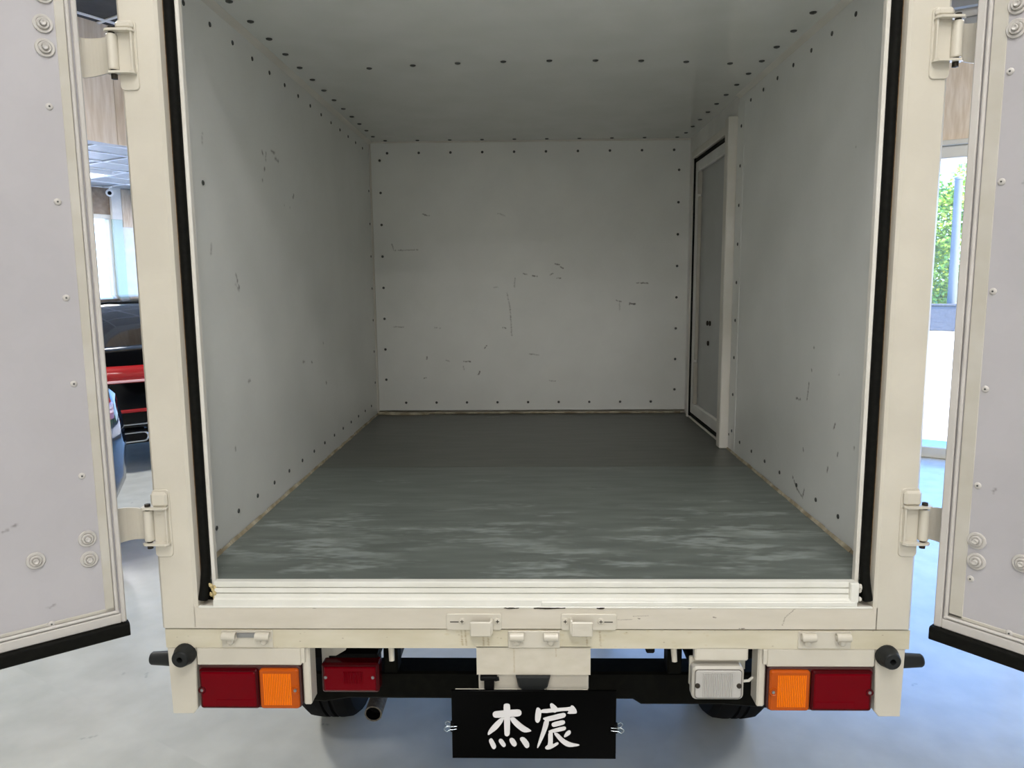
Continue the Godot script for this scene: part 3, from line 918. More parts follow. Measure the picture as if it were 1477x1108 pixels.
func build_rear(truck: Node) -> void:
	# corner posts with their inner reveals, and the beams across
	for s in [-1.0, 1.0]:
		var st := st_new()
		var poly := PackedVector2Array([Vector2(0.75, 0.006), Vector2(0.744, 0.0), Vector2(0.68, 0.0), Vector2(0.674, 0.004), Vector2(0.6705, 0.022), Vector2(0.6705, 0.028), Vector2(0.70, 0.028), Vector2(0.75, 0.06)])
		# local x across, local y into the truck, extruded upwards
		var xf := Transform3D(Basis(Vector3(s, 0, 0), Vector3(0, 0, -1), Vector3(0, 1, 0)), V(0, -0.1045, 0))
		prism(st, poly, 1.3645, xf, 0.0)
		obj("corner_post", st, M.cream, truck)
		# inner return with pale edge
		st = st_new()
		box(st, V(s * 0.6425, FY - 0.02, -0.034), V(s * 0.6505, 1.215, -0.019), 0.0015)
		box(st, V(s * 0.650, FY - 0.02, -0.034), V(s * 0.705, 1.215, -0.028), 0.0)
		obj("opening_edge", st, M.trim_white, truck, "pale edge strip of the cargo opening")
		st = st_new()
		box(st, V(s * 0.6685, -0.02, -0.03), V(s * 0.6712, 1.215, -0.0165), 0.001)
		obj("glue_line", st, M.rubber_edge, truck, "brown line of old glue beside the rubber seal")
		# bulb seal
		st = st_new()
		var pts := []
		for y in [1.21, 0.8, 0.4, 0.05]:
			pts.append(V(s * 0.6597, y, -0.018))
		for k in 5:
			var t := k / 4.0
			pts.append(V(s * (0.6597 + 0.007 * t * t), 0.02 - 0.068 * t, -0.018 + 0.007 * t))
		tube(st, pts, 0.0098, 12)
		obj("door_seal", st, M.rubber, truck, "black rubber door seal")
		# torn sealant at the seal's foot
		st = st_new()
		for k in 7:
			var c := V(s * (0.646 + rng.randf_range(-0.006, 0.010)), -0.05 + k * 0.0052, -0.010 + rng.randf_range(-0.006, 0.002))
			lathe(st, [Vector2(0.0, -0.005), Vector2(0.0035, -0.003), Vector2(0.0042, 0.001), Vector2(0.002, 0.006), Vector2(0.0, 0.008)], facing(c, Vector3(rng.randf_range(-0.4, 0.4), 1, 0.5)), 7)
		obj("torn_sealant", st, M.trim_white if s > 0 else paint(c8(190, 172, 124), 0.7), truck, "torn lump of sealant at the foot of the seal")
	# top beam
	var st := st_new()
	box(st, V(-0.68, 1.215, -0.06), V(0.68, 1.26, 0.0), 0.004)
	obj("top_beam", st, M.cream, truck)
	# sill: a ribbed pale threshold
	st = st_new()
	var prof := [Vector2(0.0145, FY + 0.0015), Vector2(0.001, FY + 0.0015), Vector2(0.0, FY), Vector2(0.0, -0.0215), Vector2(0.004, -0.0218), Vector2(0.004, -0.0235), Vector2(-0.0005, -0.0238), Vector2(-0.0015, -0.033), Vector2(0.003, -0.0333), Vector2(0.003, -0.035), Vector2(-0.002, -0.0353), Vector2(-0.003, -0.043), Vector2(-0.0095, -0.0455), Vector2(-0.0105, -0.058), Vector2(0.03, -0.058), Vector2(0.03, FY - 0.002), Vector2(0.0145, FY - 0.002)]
	var poly2 := PackedVector2Array()
	for q in prof:
		poly2.append(Vector2(q.x, q.y))
	prism(st, poly2, 1.284, Transform3D(Basis(Vector3(0, 0, -1), Vector3(0, 1, 0), Vector3(1, 0, 0)), V(-0.642, 0, -0.011)), 0.0)
	var smat := grained(c8(216, 215, 206), c8(225, 224, 216), 0.01, 0.38, 1.0, 62)
	var sill := obj("threshold", st, smat, truck, "pale ribbed threshold of the cargo opening")
	st = st_new()
	box(st, V(0.018, -0.058, -0.008), V(0.64, -0.047, 0.0005), 0.002)
	obj("lip_strip", st, smat, sill)
	st = st_new()
	box(st, V(0.628, -0.05, -0.012), V(0.645, FY + 0.003, -0.001), 0.002)
	obj("end_block", st, smat, sill)
	# bottom beam with its chips
	var img := worn(1024, 64, c8(199, 192, 177), c8(206, 199, 185), 9, 1.2, 71)
	var bpx := func(a, b): return Vector2((a + 0.68) / 1.36 * 1024, (-0.059 - b) / 0.047 * 64)
	marked(img, [[-0.055, -0.0605, -0.03, -0.0605], [0.006, -0.061, 0.06, -0.0605], [0.13, -0.061, 0.142, -0.062]], bpx, 2.2, c8(62, 54, 44), 0.85)
	marked(img, [[-0.52, -0.061, -0.518, -0.063], [-0.44, -0.0605, -0.432, -0.062], [0.31, -0.061, 0.314, -0.062], [0.41, -0.1045, 0.422, -0.1045], [-0.075, -0.073, -0.073, -0.075], [0.21, -0.083, 0.214, -0.084], [0.36, -0.08, 0.364, -0.081]], bpx, 1.3, c8(70, 60, 48), 0.8)
	marked(img, [[0.518, -0.062, 0.50, -0.08], [0.50, -0.08, 0.495, -0.098], [0.17, -0.086, 0.2, -0.085], [0.2, -0.078, 0.23, -0.077]], bpx, 0.7, c8(92, 82, 70), 0.6)
	st = st_new()
	sheet(st, V(-0.682, -0.1045, 0.0), Vector3(1.364, 0, 0), Vector3(0, 0.0455, 0), Vector3(0, 0, -0.045))
	obj("bottom_beam", st, printed(img, 0.36, {"clearcoat_enabled": true, "clearcoat": 0.2}), truck)
	st = st_new()
	box(st, V(-0.672, -0.0615, -0.006), V(0.672, -0.0575, 0.001), 0.0012)
	obj("beam_edge", st, smat, truck)
	for chip in [[-0.057, -0.026, 0.0024], [0.003, 0.066, 0.0030], [0.128, 0.144, 0.0030]]:
		st = st_new()
		var rim := PackedVector2Array()
		for i in 9:
			rim.append(Vector2(lerpf(chip[0], chip[1], i / 8.0), -0.0598 + rng.randf_range(0.0, 0.001)))
		for i in 9:
			var t := 1.0 - i / 8.0
			rim.append(Vector2(lerpf(chip[0], chip[1], t), -0.0602 - chip[2] * sin(PI * clampf(t, 0.06, 0.94)) * rng.randf_range(0.6, 1.0)))
		prism(st, rim, 0.0004, Transform3D(Basis(), Vector3(0, F, 0.0010)), 0.0)
		obj("paint_chip", st, M.dark_steel, truck, "dark chip where the paint has gone")
	# deck rail below, with stains running from the latches
	img = worn(1024, 48, c8(197, 189, 165), c8(208, 201, 181), 8, 0.8, 72)
	var dpx := func(a, b): return Vector2((a + 0.745) / 1.495 * 1024, (-0.1065 - b) / 0.041 * 48)
	for x in [-0.143, -0.09, 0.108, 0.135, -0.135, -0.10, 0.05]:
		scratch(img, dpx.call(x, -0.107), dpx.call(x + 0.002, -0.142), 1.3, c8(158, 142, 112), 0.45)
	for i in 40:
		var p := Vector2(rng.randf_range(380, 760), rng.randf_range(2, 46))
		blot(img, p.x, p.y, rng.randf_range(1.0, 3.5), c8(190, 176, 138), 0.25)
	for i in 26:
		var p := Vector2(rng.randf_range(0, 1024), rng.randf_range(0, 48))
		blot(img, p.x, p.y, rng.randf_range(0.5, 1.2), c8(120, 106, 84), 0.5)
	st = st_new()
	sheet(st, V(-0.745, -0.1475, -0.003), Vector3(1.495, 0, 0), Vector3(0, 0.0395, 0), Vector3(0, 0, -0.04))
	obj("deck_rail", st, printed(img, 0.4), truck)
	# gate hinge stubs on the deck rail
	for h in [[-0.577, -1.0], [0.003, 0.0], [0.5815, 1.0]]:
		st = st_new()
		var x0: float = h[0]
		box(st, V(x0 - 0.052, -0.1455, -0.004), V(x0 + 0.052, -0.1095, 0.0), 0.001)
		var mh := obj("gate_hinge", st, M.cream, truck)
		for s in [-1.0, 1.0]:
			st = st_new()
			var cx: float = x0 + s * 0.034
			lathe(st, [Vector2(0.0, -0.0145), Vector2(0.0045, -0.0145), Vector2(0.0045, -0.011), Vector2(0.0075, -0.0145), Vector2(0.0085, -0.0135), Vector2(0.0085, 0.0135), Vector2(0.0075, 0.0145), Vector2(0.0045, 0.011), Vector2(0.0, 0.011)], facing(V(cx, -0.118, 0.007), Vector3.RIGHT), 14)
			obj("knuckle", st, M.cream, mh)
			st = st_new()
			lathe(st, [Vector2(0.0075, 0.0), Vector2(0.007, 0.003), Vector2(0.004, 0.005), Vector2(0.0, 0.0055)], facing(V(cx, -0.132, 0.001), Vector3.BACK), 12)
			obj("bolt_head", st, M.cream, mh)
		if h[1] < 0.0:
			st = st_new()
			box(st, V(x0 - 0.02, -0.123, 0.0015), V(x0 + 0.022, -0.113, 0.004), 0.001)
			obj("spacer", st, M.steel, mh)
	# latch keepers
	for s in [-1.0, 1.0]:
		var cx: float = s * 0.1145 - 0.002
		st = st_new()
		prism(st, rrect(cx - 0.0555, -0.106, cx + 0.0555, -0.072, 0.005), 0.003, Transform3D(Basis(), Vector3(0, F, 0.0)), 0.001)
		var la := obj("latch_keeper", st, M.cream, truck)
		var hx: float = cx - s * 0.014
		st = st_new()
		# hooked block: open on top
		box(st, V(hx - 0.021, -0.1125, 0.014), V(hx + 0.021, -0.082, 0.019), 0.002)
		box(st, V(hx - 0.021, -0.1125, 0.002), V(hx + 0.021, -0.107, 0.016), 0.0015)
		box(st, V(hx - s * 0.021 - 0.003, -0.109, 0.002), V(hx - s * 0.021 + 0.003, -0.079, 0.017), 0.002)
		obj("hook", st, M.cream, la)
		for q in [-1.0, 1.0]:
			st = st_new()
			var sx: float = cx + s * 0.024 if q > 0 else cx - s * 0.047
			lathe(st, [Vector2(0.007, 0.0), Vector2(0.0066, 0.002), Vector2(0.004, 0.003), Vector2(0.0, 0.003)], facing(V(sx, -0.0865, 0.003), Vector3.BACK), 14)
			obj("screw", st, M.cream, la)
			st = st_new()
			box(st, V(sx - 0.0035, -0.0873, 0.005), V(sx + 0.0035, -0.0857, 0.0064), 0.0)
			box(st, V(sx - 0.0008, -0.090, 0.005), V(sx + 0.0008, -0.083, 0.0064), 0.0)
			obj("screw_slot", st, M.dark_steel, la)
		st = st_new()
		box(st, V(cx + s * 0.02, -0.0895, 0.0025), V(cx + s * 0.048, -0.0875, 0.0036), 0.0004)
		obj("wear_groove", st, M.dark_steel, la)

func build_tail(truck: Node) -> void:
	for s in [-1.0, 1.0]:
		# bumper end plate with its folded foot
		var st := st_new()
		prism(st, PackedVector2Array([Vector2(s * 0.744, -0.148), Vector2(s * 0.742, -0.293), Vector2(s * 0.699, -0.293), Vector2(s * 0.690, -0.282), Vector2(s * 0.685, -0.148)]), 0.03, Transform3D(Basis(), Vector3(0, F, -0.034)), 0.002)
		obj("end_plate", st, M.cream, truck)
		st = st_new()
		box(st, V(s * 0.684, -0.186, -0.03), V(s * 0.470, -0.148, -0.003), 0.002)
		obj("lamp_panel", st, M.cream, truck)
		st = st_new()
		box(st, V(s * 0.470, -0.275, -0.05), V(s * 0.454, -0.148, -0.008), 0.003)
		box(st, V(s * 0.470, -0.180, -0.006), V(s * 0.462, -0.148, -0.001), 0.001)
		obj("lamp_bracket", st, M.cream, truck)
		# tail lamp: smoked housing, red and amber lenses
		st = st_new()
		prism(st, rrect(minf(s * 0.683, s * 0.473), -0.2795, maxf(s * 0.683, s * 0.473), -0.187, 0.008), 0.03, Transform3D(Basis(), Vector3(0, F, -0.034)), 0.002)
		var lamp := obj("tail_lamp", st, M.lamp_body, truck, "tail lamp, red outside and amber inside")
		var xr := [s * 0.680, s * 0.5585]
		var xa := [s * 0.556, s * 0.476]
		st = st_new()
		prism(st, rrect(minf(xr[0], xr[1]), -0.277, maxf(xr[0], xr[1]), -0.1915, 0.006), 0.012, Transform3D(Basis(), Vector3(0, F, -0.008)), 0.003)
		obj("lens_rim", st, M.red_dark, lamp, "dark red rim")
		st = st_new()
		prism(st, rrect(minf(xr[0], xr[1]) + 0.005, -0.272, maxf(xr[0], xr[1]) - 0.005, -0.1965, 0.004), 0.006, Transform3D(Basis(), Vector3(0, F, 0.0)), 0.002)
		box(st, V(s * 0.645, -0.270, 0.005), V(s * 0.566, -0.255, 0.0068), 0.001)
		obj("red_lens", st, M.red_lens, lamp)
		st = st_new()
		prism(st, rrect(minf(xa[0], xa[1]), -0.277, maxf(xa[0], xa[1]), -0.1915, 0.006), 0.012, Transform3D(Basis(), Vector3(0, F, -0.008)), 0.003)
		obj("lens_rim", st, M.amber_dark, lamp, "brown-orange rim")
		st = st_new()
		box(st, V(s * 0.4805, -0.272, -0.001), V(s * 0.552, -0.1965, 0.003), 0.001)
		for k in 16:
			var x := 0.4925 + k * 0.0036
			tube(st, [V(s * x, -0.268, 0.003), V(s * x, -0.200, 0.003)], 0.0018, 6)
		obj("amber_lens", st, M.amber_lens, lamp)
		for x in [0.6735, 0.4825]:
			st = st_new()
			lathe(st, [Vector2(0.0085, 0.0), Vector2(0.0075, 0.003), Vector2(0.005, 0.0015), Vector2(0.0, 0.0015)], facing(V(s * x, -0.235, 0.004), Vector3.BACK), 14)
			obj("screw_well", st, M.red_dark if x > 0.6 else M.amber_dark, lamp)
			st = st_new()
			lathe(st, [Vector2(0.0035, 0.0), Vector2(0.003, 0.002), Vector2(0.0, 0.0024)], facing(V(s * x, -0.235, 0.0055), Vector3.BACK), 10)
			obj("screw", st, M.steel, lamp)
		# rubber stops, one to the rear and one to the side
		st = st_new()
		var stop := [Vector2(0.0225, 0.0), Vector2(0.0225, 0.006), Vector2(0.0205, 0.012), Vector2(0.0170, 0.026), Vector2(0.0150, 0.0285), Vector2(0.0060, 0.0285), Vector2(0.0050, 0.012), Vector2(0.0, 0.012)]
		lathe(st, stop, facing(V(s * 0.7065, -0.1605, -0.004), Vector3(0, 0, 1)), 22)
		obj("rubber_stop", st, M.stop, truck, "round black rubber stop")
		st = st_new()
		lathe(st, [Vector2(0.0155, 0.0), Vector2(0.0155, 0.008), Vector2(0.0135, 0.046), Vector2(0.0115, 0.049), Vector2(0.0, 0.049)], facing(V(s * 0.743, -0.185, -0.03), Vector3(s, 0, 0)), 20)
		obj("rubber_stop", st, M.stop, truck, "round black rubber stop")
	# centre bracket
	var img := worn(256, 96, c8(200, 193, 176), c8(208, 201, 186), 4, 2, 73)
	scratch(img, Vector2(84, 0), Vector2(85, 90), 1.6, c8(186, 172, 142), 0.4)
	scratch(img, Vector2(178, 0), Vector2(179, 34), 1.2, c8(170, 152, 120), 0.5)
	var st := st_new()
	sheet(st, V(-0.113, -0.204, -0.003), Vector3(0.230, 0, 0), Vector3(0, 0.060, 0), Vector3(0, 0, -0.02))
	var cb := obj("plate_bracket", st, printed(img, 0.4), truck)
	st = st_new()
	box(st, V(-0.110, -0.240, -0.03), V(0.114, -0.203, -0.010), 0.002)
	box(st, V(-0.157, -0.2362, -0.004), V(0.112, -0.2346, 0.0), 0.0004)
	obj("lower_plate", st, M.cream, cb)
	st = st_new()
	prism(st, PackedVector2Array([Vector2(-0.034, -0.204), Vector2(0.036, -0.204), Vector2(0.030, -0.228), Vector2(0.022, -0.234), Vector2(-0.020, -0.234), Vector2(-0.028, -0.228)]), 0.018, Transform3D(Basis(), Vector3(0, F, -0.012)), 0.004)
	obj("plate_lamp", st, M.stop, cb, "dark number plate lamp")
	st = st_new()
	box(st, V(-0.106, -0.215, -0.012), V(-0.072, -0.206, 0.004), 0.002)
	box(st, V(-0.098, -0.236, -0.012), V(-0.078, -0.215, 0.002), 0.002)
	tube(st, [V(-0.076, -0.213, 0.0), V(-0.068, -0.211, 0.0)], 0.004, 8)
	obj("plug", st, M.black, cb, "black plug")
	# rope hooks
	for x in [-0.291, 0.288]:
		st = st_new()
		tube(st, [V(x, -0.14, -0.03), V(x + 0.001, -0.168, -0.028), V(x + 0.002, -0.186, -0.024)], 0.0065, 10, 0.85)
		obj("rope_hook", st, M.cream, truck)
	# reversing lamp
	st = st_new()
	box(st, V(0.326, -0.174, -0.024), V(0.433, -0.143, -0.003), 0.003)
	box(st, V(0.320, -0.236, -0.03), V(0.423, -0.174, -0.022), 0.002)
	var rb := obj("reversing_bracket", st, M.cream, truck)
	st = st_new()
	prism(st, rrect(0.321, -0.2545, 0.4245, -0.184, 0.01), 0.024, Transform3D(Basis(), Vector3(0, F, -0.022)), 0.004)
	var rl := obj("reversing_lamp", st, M.lens_rim, truck, "white reversing lamp with a ribbed lens")
	st = st_new()
	prism(st, rrect(0.327, -0.249, 0.4185, -0.190, 0.006), 0.004, Transform3D(Basis(), Vector3(0, F, 0.001)), 0.0015)
	obj("clear_lens", st, M.clear_lens, rl)
	st = st_new()
	prism(st, rrect(0.3256, -0.2505, 0.4199, -0.1885, 0.007), 0.0022, Transform3D(Basis(), Vector3(0, F, 0.001)), 0.0)
	obj("gasket", st, M.gasket, rl, "grey gasket round the lens")
	st = st_new()
	for k in 17:
		var x := 0.343 + k * 0.0036
		tube(st, [V(x, -0.245, 0.005), V(x, -0.195, 0.005)], 0.0017, 6)
	obj("lens_rib", st, M.clear_lens, rl)
	rl.get_child(-1).set_meta("kind", "stuff")
	for x in [0.331, 0.414]:
		st = st_new()
		lathe(st, [Vector2(0.0055, 0.0), Vector2(0.005, 0.002), Vector2(0.003, 0.003), Vector2(0.0, 0.003)], facing(V(x, -0.222, 0.005), Vector3.BACK), 10)
		obj("screw", st, M.dark_steel, rl)
	# red fog lamp on the left
	st = st_new()
	prism(st, rrect(-0.447, -0.278, -0.325, -0.212, 0.006), 0.03, Transform3D(Basis(), Vector3(0, F, -0.09)), 0.004)
	var fg := obj("fog_lamp", st, M.red_dark, truck, "dark red fog lamp")
	st = st_new()
	box(st, V(-0.441, -0.272, -0.062), V(-0.331, -0.219, -0.056), 0.002)
	obj("red_lens", st, M.red_lens, fg)
	st = st_new()
	for k in 12:
		tube(st, [V(-0.398 + k * 0.0035, -0.255, -0.056), V(-0.398 + k * 0.0035, -0.228, -0.056)], 0.0016, 6)
	obj("lens_rib", st, M.red_lens, fg)
	fg.get_child(-1).set_meta("kind", "stuff")
	for x in [-0.441 + 0.004, -0.337]:
		st = st_new()
		lathe(st, [Vector2(0.0035, 0.0), Vector2(0.003, 0.002), Vector2(0.0, 0.003)], facing(V(x, -0.241, -0.056), Vector3.BACK), 10)
		obj("screw", st, M.steel, fg)
	st = st_new()
	box(st, V(-0.44, -0.24, -0.12), V(-0.33, -0.205, -0.085), 0.004)
	obj("housing", st, M.black, fg)

func build_under(truck: Node) -> void:
	# gusset plates behind the lamps
	for s in [-1.0, 1.0]:
		var st := st_new()
		prism(st, PackedVector2Array([Vector2(s * 0.452, -0.148), Vector2(s * 0.452, -0.235), Vector2(s * 0.435, -0.245), Vector2(s * 0.425, -0.21), Vector2(s * 0.400, -0.195), Vector2(s * 0.385, -0.148)]), 0.004, Transform3D(Basis(), Vector3(0, F, -0.09)), 0.0)
		var g := obj("gusset", st, M.lens_rim if s < 0 else M.cream, truck)
		st = st_new()
		lathe(st, [Vector2(0.006, 0.0), Vector2(0.006, 0.001), Vector2(0.0, 0.001)], facing(V(s * 0.415, -0.178, -0.086), Vector3.BACK), 10)
		obj("bolt_hole", st, M.black, g)
	var st := st_new()
	tube(st, [V(0.424, -0.232, -0.03), V(0.445, -0.233, -0.035), V(0.457, -0.226, -0.04), V(0.46, -0.205, -0.045), V(0.46, -0.16, -0.05)], 0.003, 8)
	obj("wire", st, M.trim_white, truck, "thin pale cable beside the reversing lamp")
	# cross member, rails, spare bracket
	st = st_new()
	var cm := PackedVector2Array([Vector2(-0.66, -0.336), Vector2(-0.66, -0.40), Vector2(-0.50, -0.415), Vector2(-0.44, -0.405), Vector2(0.24, -0.405), Vector2(0.26, -0.418), Vector2(0.45, -0.418), Vector2(0.60, -0.43), Vector2(0.66, -0.40), Vector2(0.66, -0.336)])
	prism(st, cm, 0.07, Transform3D(Basis(), Vector3(0, F, -0.32)), 0.006)
	obj("cross_member", st, M.chassis, truck, "dark steel cross member under the bed")
	for s in [-1.0, 1.0]:
		st = st_new()
		box(st, V(s * 0.37, -0.30, -3.4), V(s * 0.43, -0.19, -0.12), 0.006)
		box(st, V(s * 0.37, -0.32, -0.33), V(s * 0.45, -0.148, -0.13), 0.006)
		obj("chassis_rail", st, M.chassis, truck)
		st = st_new()
		box(st, V(s * 0.43, -0.148, -0.30), V(s * 0.47, -0.10, -0.10), 0.004)
		obj("hanger", st, M.chassis, truck)
		st = st_new()
		box(st, V(s * 0.354, -0.34, -0.30), V(s * 0.320, -0.10, -0.25), 0.004)
		obj("hanger", st, M.chassis, truck)
		# leaf spring
		for k in 4:
			st = st_new()
			var pts := []
			var half := 0.55 - 0.1 * k
			for i in 9:
				var t := i / 4.0 - 1.0
				pts.append(V(s * 0.53, -0.43 - 0.012 * k + 0.14 * t * t * half * half / 0.3, -0.89 + t * half))
			for i in 8:
				var d: Vector3 = pts[i + 1] - pts[i]
				var xf := Transform3D(Basis(Vector3.RIGHT, d.normalized().cross(Vector3.RIGHT), d.normalized()), pts[i])
				box(st, Vector3(-0.025, -0.005, 0), Vector3(0.025, 0.005, d.length() + 0.002), 0.001, xf)
			obj("spring_leaf", st, M.chassis, truck)
		# wheel
		st = st_new()
		var R := 0.28
		lathe(st, [Vector2(0.17, -0.075), Vector2(0.22, -0.085), Vector2(0.262, -0.078), Vector2(0.276, -0.06), Vector2(R, -0.03), Vector2(R, -0.012), Vector2(0.272, -0.010), Vector2(0.272, -0.004), Vector2(R, -0.002), Vector2(R, 0.014), Vector2(0.272, 0.016), Vector2(0.272, 0.022), Vector2(R, 0.024), Vector2(R, 0.03), Vector2(0.276, 0.06), Vector2(0.262, 0.078), Vector2(0.22, 0.085), Vector2(0.17, 0.075), Vector2(0.17, -0.075)], facing(Vector3(s * 0.62, R, -0.89), Vector3.RIGHT), 36)
		var ty := obj("tyre", st, M.tyre, truck)
		st = st_new()
		lathe(st, [Vector2(0.17, -0.06), Vector2(0.15, -0.05), Vector2(0.06, -0.02), Vector2(0.0, -0.02), Vector2(0.0, 0.03), Vector2(0.06, 0.03), Vector2(0.15, 0.06), Vector2(0.17, 0.06)], facing(Vector3(s * 0.62, R, -0.89), Vector3.RIGHT), 24)
		obj("wheel_rim", st, M.lens_rim, ty)
	st = st_new()
	tube(st, [Vector3(-0.6, 0.29, -0.89), Vector3(0.6, 0.29, -0.89)], 0.024, 14)
	lathe(st, [Vector2(0.03, -0.10), Vector2(0.10, -0.05), Vector2(0.10, 0.05), Vector2(0.03, 0.10)], facing(Vector3(0, 0.29, -0.89), Vector3.RIGHT), 18)
	obj("axle", st, M.chassis, truck)
	# exhaust pipe
	st = st_new()
	var pr := [Vector2(0.019, 0.0), Vector2(0.0225, 0.0), Vector2(0.0225, 0.32), Vector2(0.019, 0.32), Vector2(0.019, 0.0)]
	lathe(st, pr, facing(V(-0.408, -0.511, -0.36), Vector3(0.03, 0.09, -1)), 18)
	lathe(st, [Vector2(0.0, 0.03), Vector2(0.019, 0.03)], facing(V(-0.408, -0.511, -0.36), Vector3(0.03, 0.09, -1)), 18)
	var ex := obj("exhaust_pipe", st, grained(c8(88, 80, 70), c8(120, 112, 100), 0.03, 0.6, 5.0, 81, {"metallic": 0.3}), truck, "dull exhaust pipe end")
	st = st_new()
	lathe(st, [Vector2(0.0188, 0.03), Vector2(0.0188, 0.001), Vector2(0.0183, 0.001), Vector2(0.0183, 0.029), Vector2(0.0, 0.029)], facing(V(-0.408, -0.511, -0.36), Vector3(0.03, 0.09, -1)), 18)
	obj("sooty_bore", st, M.black, ex)
	# small fitting hanging under the deck
	st = st_new()
	box(st, V(0.218, -0.166, -0.07), V(0.262, -0.146, -0.045), 0.004)
	box(st, V(0.236, -0.182, -0.068), V(0.254, -0.160, -0.048), 0.003)
	tube(st, [V(0.256, -0.152, -0.055), V(0.285, -0.149, -0.055)], 0.003, 6)
	obj("cable_clamp", st, M.black, truck)
	# dark mud flap edges inside the wheels
	for s in [-1.0, 1.0]:
		st = st_new()
		prism(st, rrect(minf(s * 0.44, s * 0.66), -0.47, maxf(s * 0.44, s * 0.66), -0.36, 0.04), 0.006, Transform3D(Basis(), Vector3(0, F, -0.44)), 0.0)
		obj("mud_flap", st, M.tyre, truck)

# one leaf of the rear doors with its fittings: u runs along the leaf from the hinge side
func build_cargo_door(truck: Node, s: float) -> void:
	var ang := deg_to_rad(50.97 if s < 0 else 39.1)
	var o := Vector3(-0.803, 0, 0.022) if s < 0 else Vector3(0.773, 0, 0.028)
	var d := Vector3(s * sin(ang), 0, cos(ang))
	var inward := Vector3(-s * cos(ang), 0, sin(ang))     # towards the viewer of the inner face
	var xf := Transform3D(Basis(d, Vector3.UP, inward), o + Vector3(0, F, 0))
	var u0 := 0.004
	var u1 := 0.745
	var yb := -0.078 if s < 0 else -0.080
	var yt := 1.215
	var img := worn(256, 512, c8(176, 173, 176), c8(182, 179, 182), 3, 5, 90 + int(s))
	var px := func(a, b): return Vector2(a / 0.745 * 256, (1.0 - (b - yb) / (yt - yb)) * 512)
	if s < 0:
		marked(img, [[0.188, 0.144, 0.164, 0.155], [0.12, -0.012, 0.135, -0.016]], px, 0.6, c8(84, 78, 74), 0.6)
	else:
		marked(img, [[0.09, 0.75, 0.092, 0.742], [0.085, 0.21, 0.083, 0.2]], px, 0.6, c8(84, 78, 74), 0.5)
	var st := st_new()
	sheet(st, xf * Vector3(u0, yb, -0.034), d * (u1 - u0), Vector3(0, yt - yb, 0), inward * 0.030)
	var leaf := obj("cargo_door", st, printed(img, 0.4), truck, "cargo door leaf standing open beside the truck's left post" if s < 0 else "cargo door leaf standing open beside the truck's right post")
	# raised border: outer flange, bead, sealant, then the skin
	st = st_new()
	var b1 := 0.013 if s < 0 else 0.018
	box(st, Vector3(u0, yb, -0.034), Vector3(b1, yt, 0.002), 0.002, xf)
	box(st, Vector3(b1, yb, -0.01), Vector3(u1, yb + 0.020, 0.002), 0.002, xf)
	obj("flange", st, M.door_frame, leaf)
	st = st_new()
	tube(st, [xf * Vector3(b1 + 0.0065, yb + 0.022, 0.0), xf * Vector3(b1 + 0.0065, yt, 0.0)], 0.0035, 8)
	tube(st, [xf * Vector3(b1 + 0.004, yb + 0.0245, 0.0), xf * Vector3(u1, yb + 0.0245, 0.0)], 0.0035, 8)
	obj("bead", st, M.door_frame, leaf)
	st = st_new()
	box(st, Vector3(b1 + 0.010, yb + 0.028, -0.006), Vector3(b1 + (0.026 if s < 0 else 0.034), yt, -0.0025), 0.001, xf)
	box(st, Vector3(b1 + 0.01, yb + 0.027, -0.006), Vector3(u1, yb + 0.034, -0.0025), 0.001, xf)
	obj("sealant", st, M.caulk, leaf, "yellowed sealant along the skin's edge")
	# bottom rubber
	st = st_new()
	prism(st, rrect(-0.016, -0.027, 0.008, 0.0, 0.005, 3), u1 + 0.004, Transform3D(Basis(inward, Vector3.UP, d), xf * Vector3(0.001, yb, 0.004)), 0.001)
	obj("bottom_seal", st, M.rubber, leaf, "black rubber strip along the bottom edge")
	# stepped washers with a bolt
	var wst := st_new()
	lathe(wst, [Vector2(0.0158, -0.001), Vector2(0.0158, 0.0022), Vector2(0.0148, 0.0034), Vector2(0.0112, 0.0030), Vector2(0.0108, 0.0018), Vector2(0.0100, 0.0018), Vector2(0.0098, 0.0062), Vector2(0.0088, 0.0074), Vector2(0.0062, 0.0066), Vector2(0.0058, 0.0046), Vector2(0.0052, 0.0046), Vector2(0.0050, 0.0104), Vector2(0.0040, 0.0116), Vector2(0.0022, 0.0108), Vector2(0.0, 0.0100)], Transform3D(), 28)
	var wm := shape(wst, M.door_frame)
	var ws := [[0.058, 1.038], [0.058, 0.998], [0.059, 0.104], [0.059, 0.063], [0.145, 0.081], [0.054, 1.088]] if s < 0 else [[0.065, 1.037], [0.065, 0.999], [0.066, 0.106], [0.068, 0.067], [0.140, 0.085]]
	for w in ws:
		use("washer", wm, facing(xf * Vector3(w[0], w[1], -0.004), inward), leaf)
	var rst := st_new()
	lathe(rst, [Vector2(0.0062, 0.0), Vector2(0.0058, 0.0014), Vector2(0.0042, 0.0026), Vector2(0.0024, 0.003), Vector2(0.0017, 0.0028), Vector2(0.0015, -0.002), Vector2(0.0, -0.002)], Transform3D(), 12)
	var rm := rst.commit()
	rm.surface_set_material(0, M.door_frame)
	var pin := st_new()
	lathe(pin, [Vector2(0.0018, 0.002), Vector2(0.0016, 0.0033), Vector2(0.0, 0.0034)], Transform3D(), 8)
	rm = pin.commit(rm)
	rm.surface_set_material(1, M.rivet)
	var rs := [0.899, 0.734, 0.562, 0.403, 0.227] if s < 0 else [0.931, 0.749, 0.561, 0.387, 0.209, 0.031]
	for y in rs:
		use("rivet", rm, facing(xf * Vector3(0.059 if s < 0 else 0.0605, y, -0.004), inward), leaf)
	for k in 4:
		use("rivet", rm, facing(xf * Vector3(0.13 + 0.16 * k, yb + 0.031, -0.003), inward), leaf)
	# hinges
	for y in [0.113, 1.004]:
		build_hinge(truck, s, y, xf)

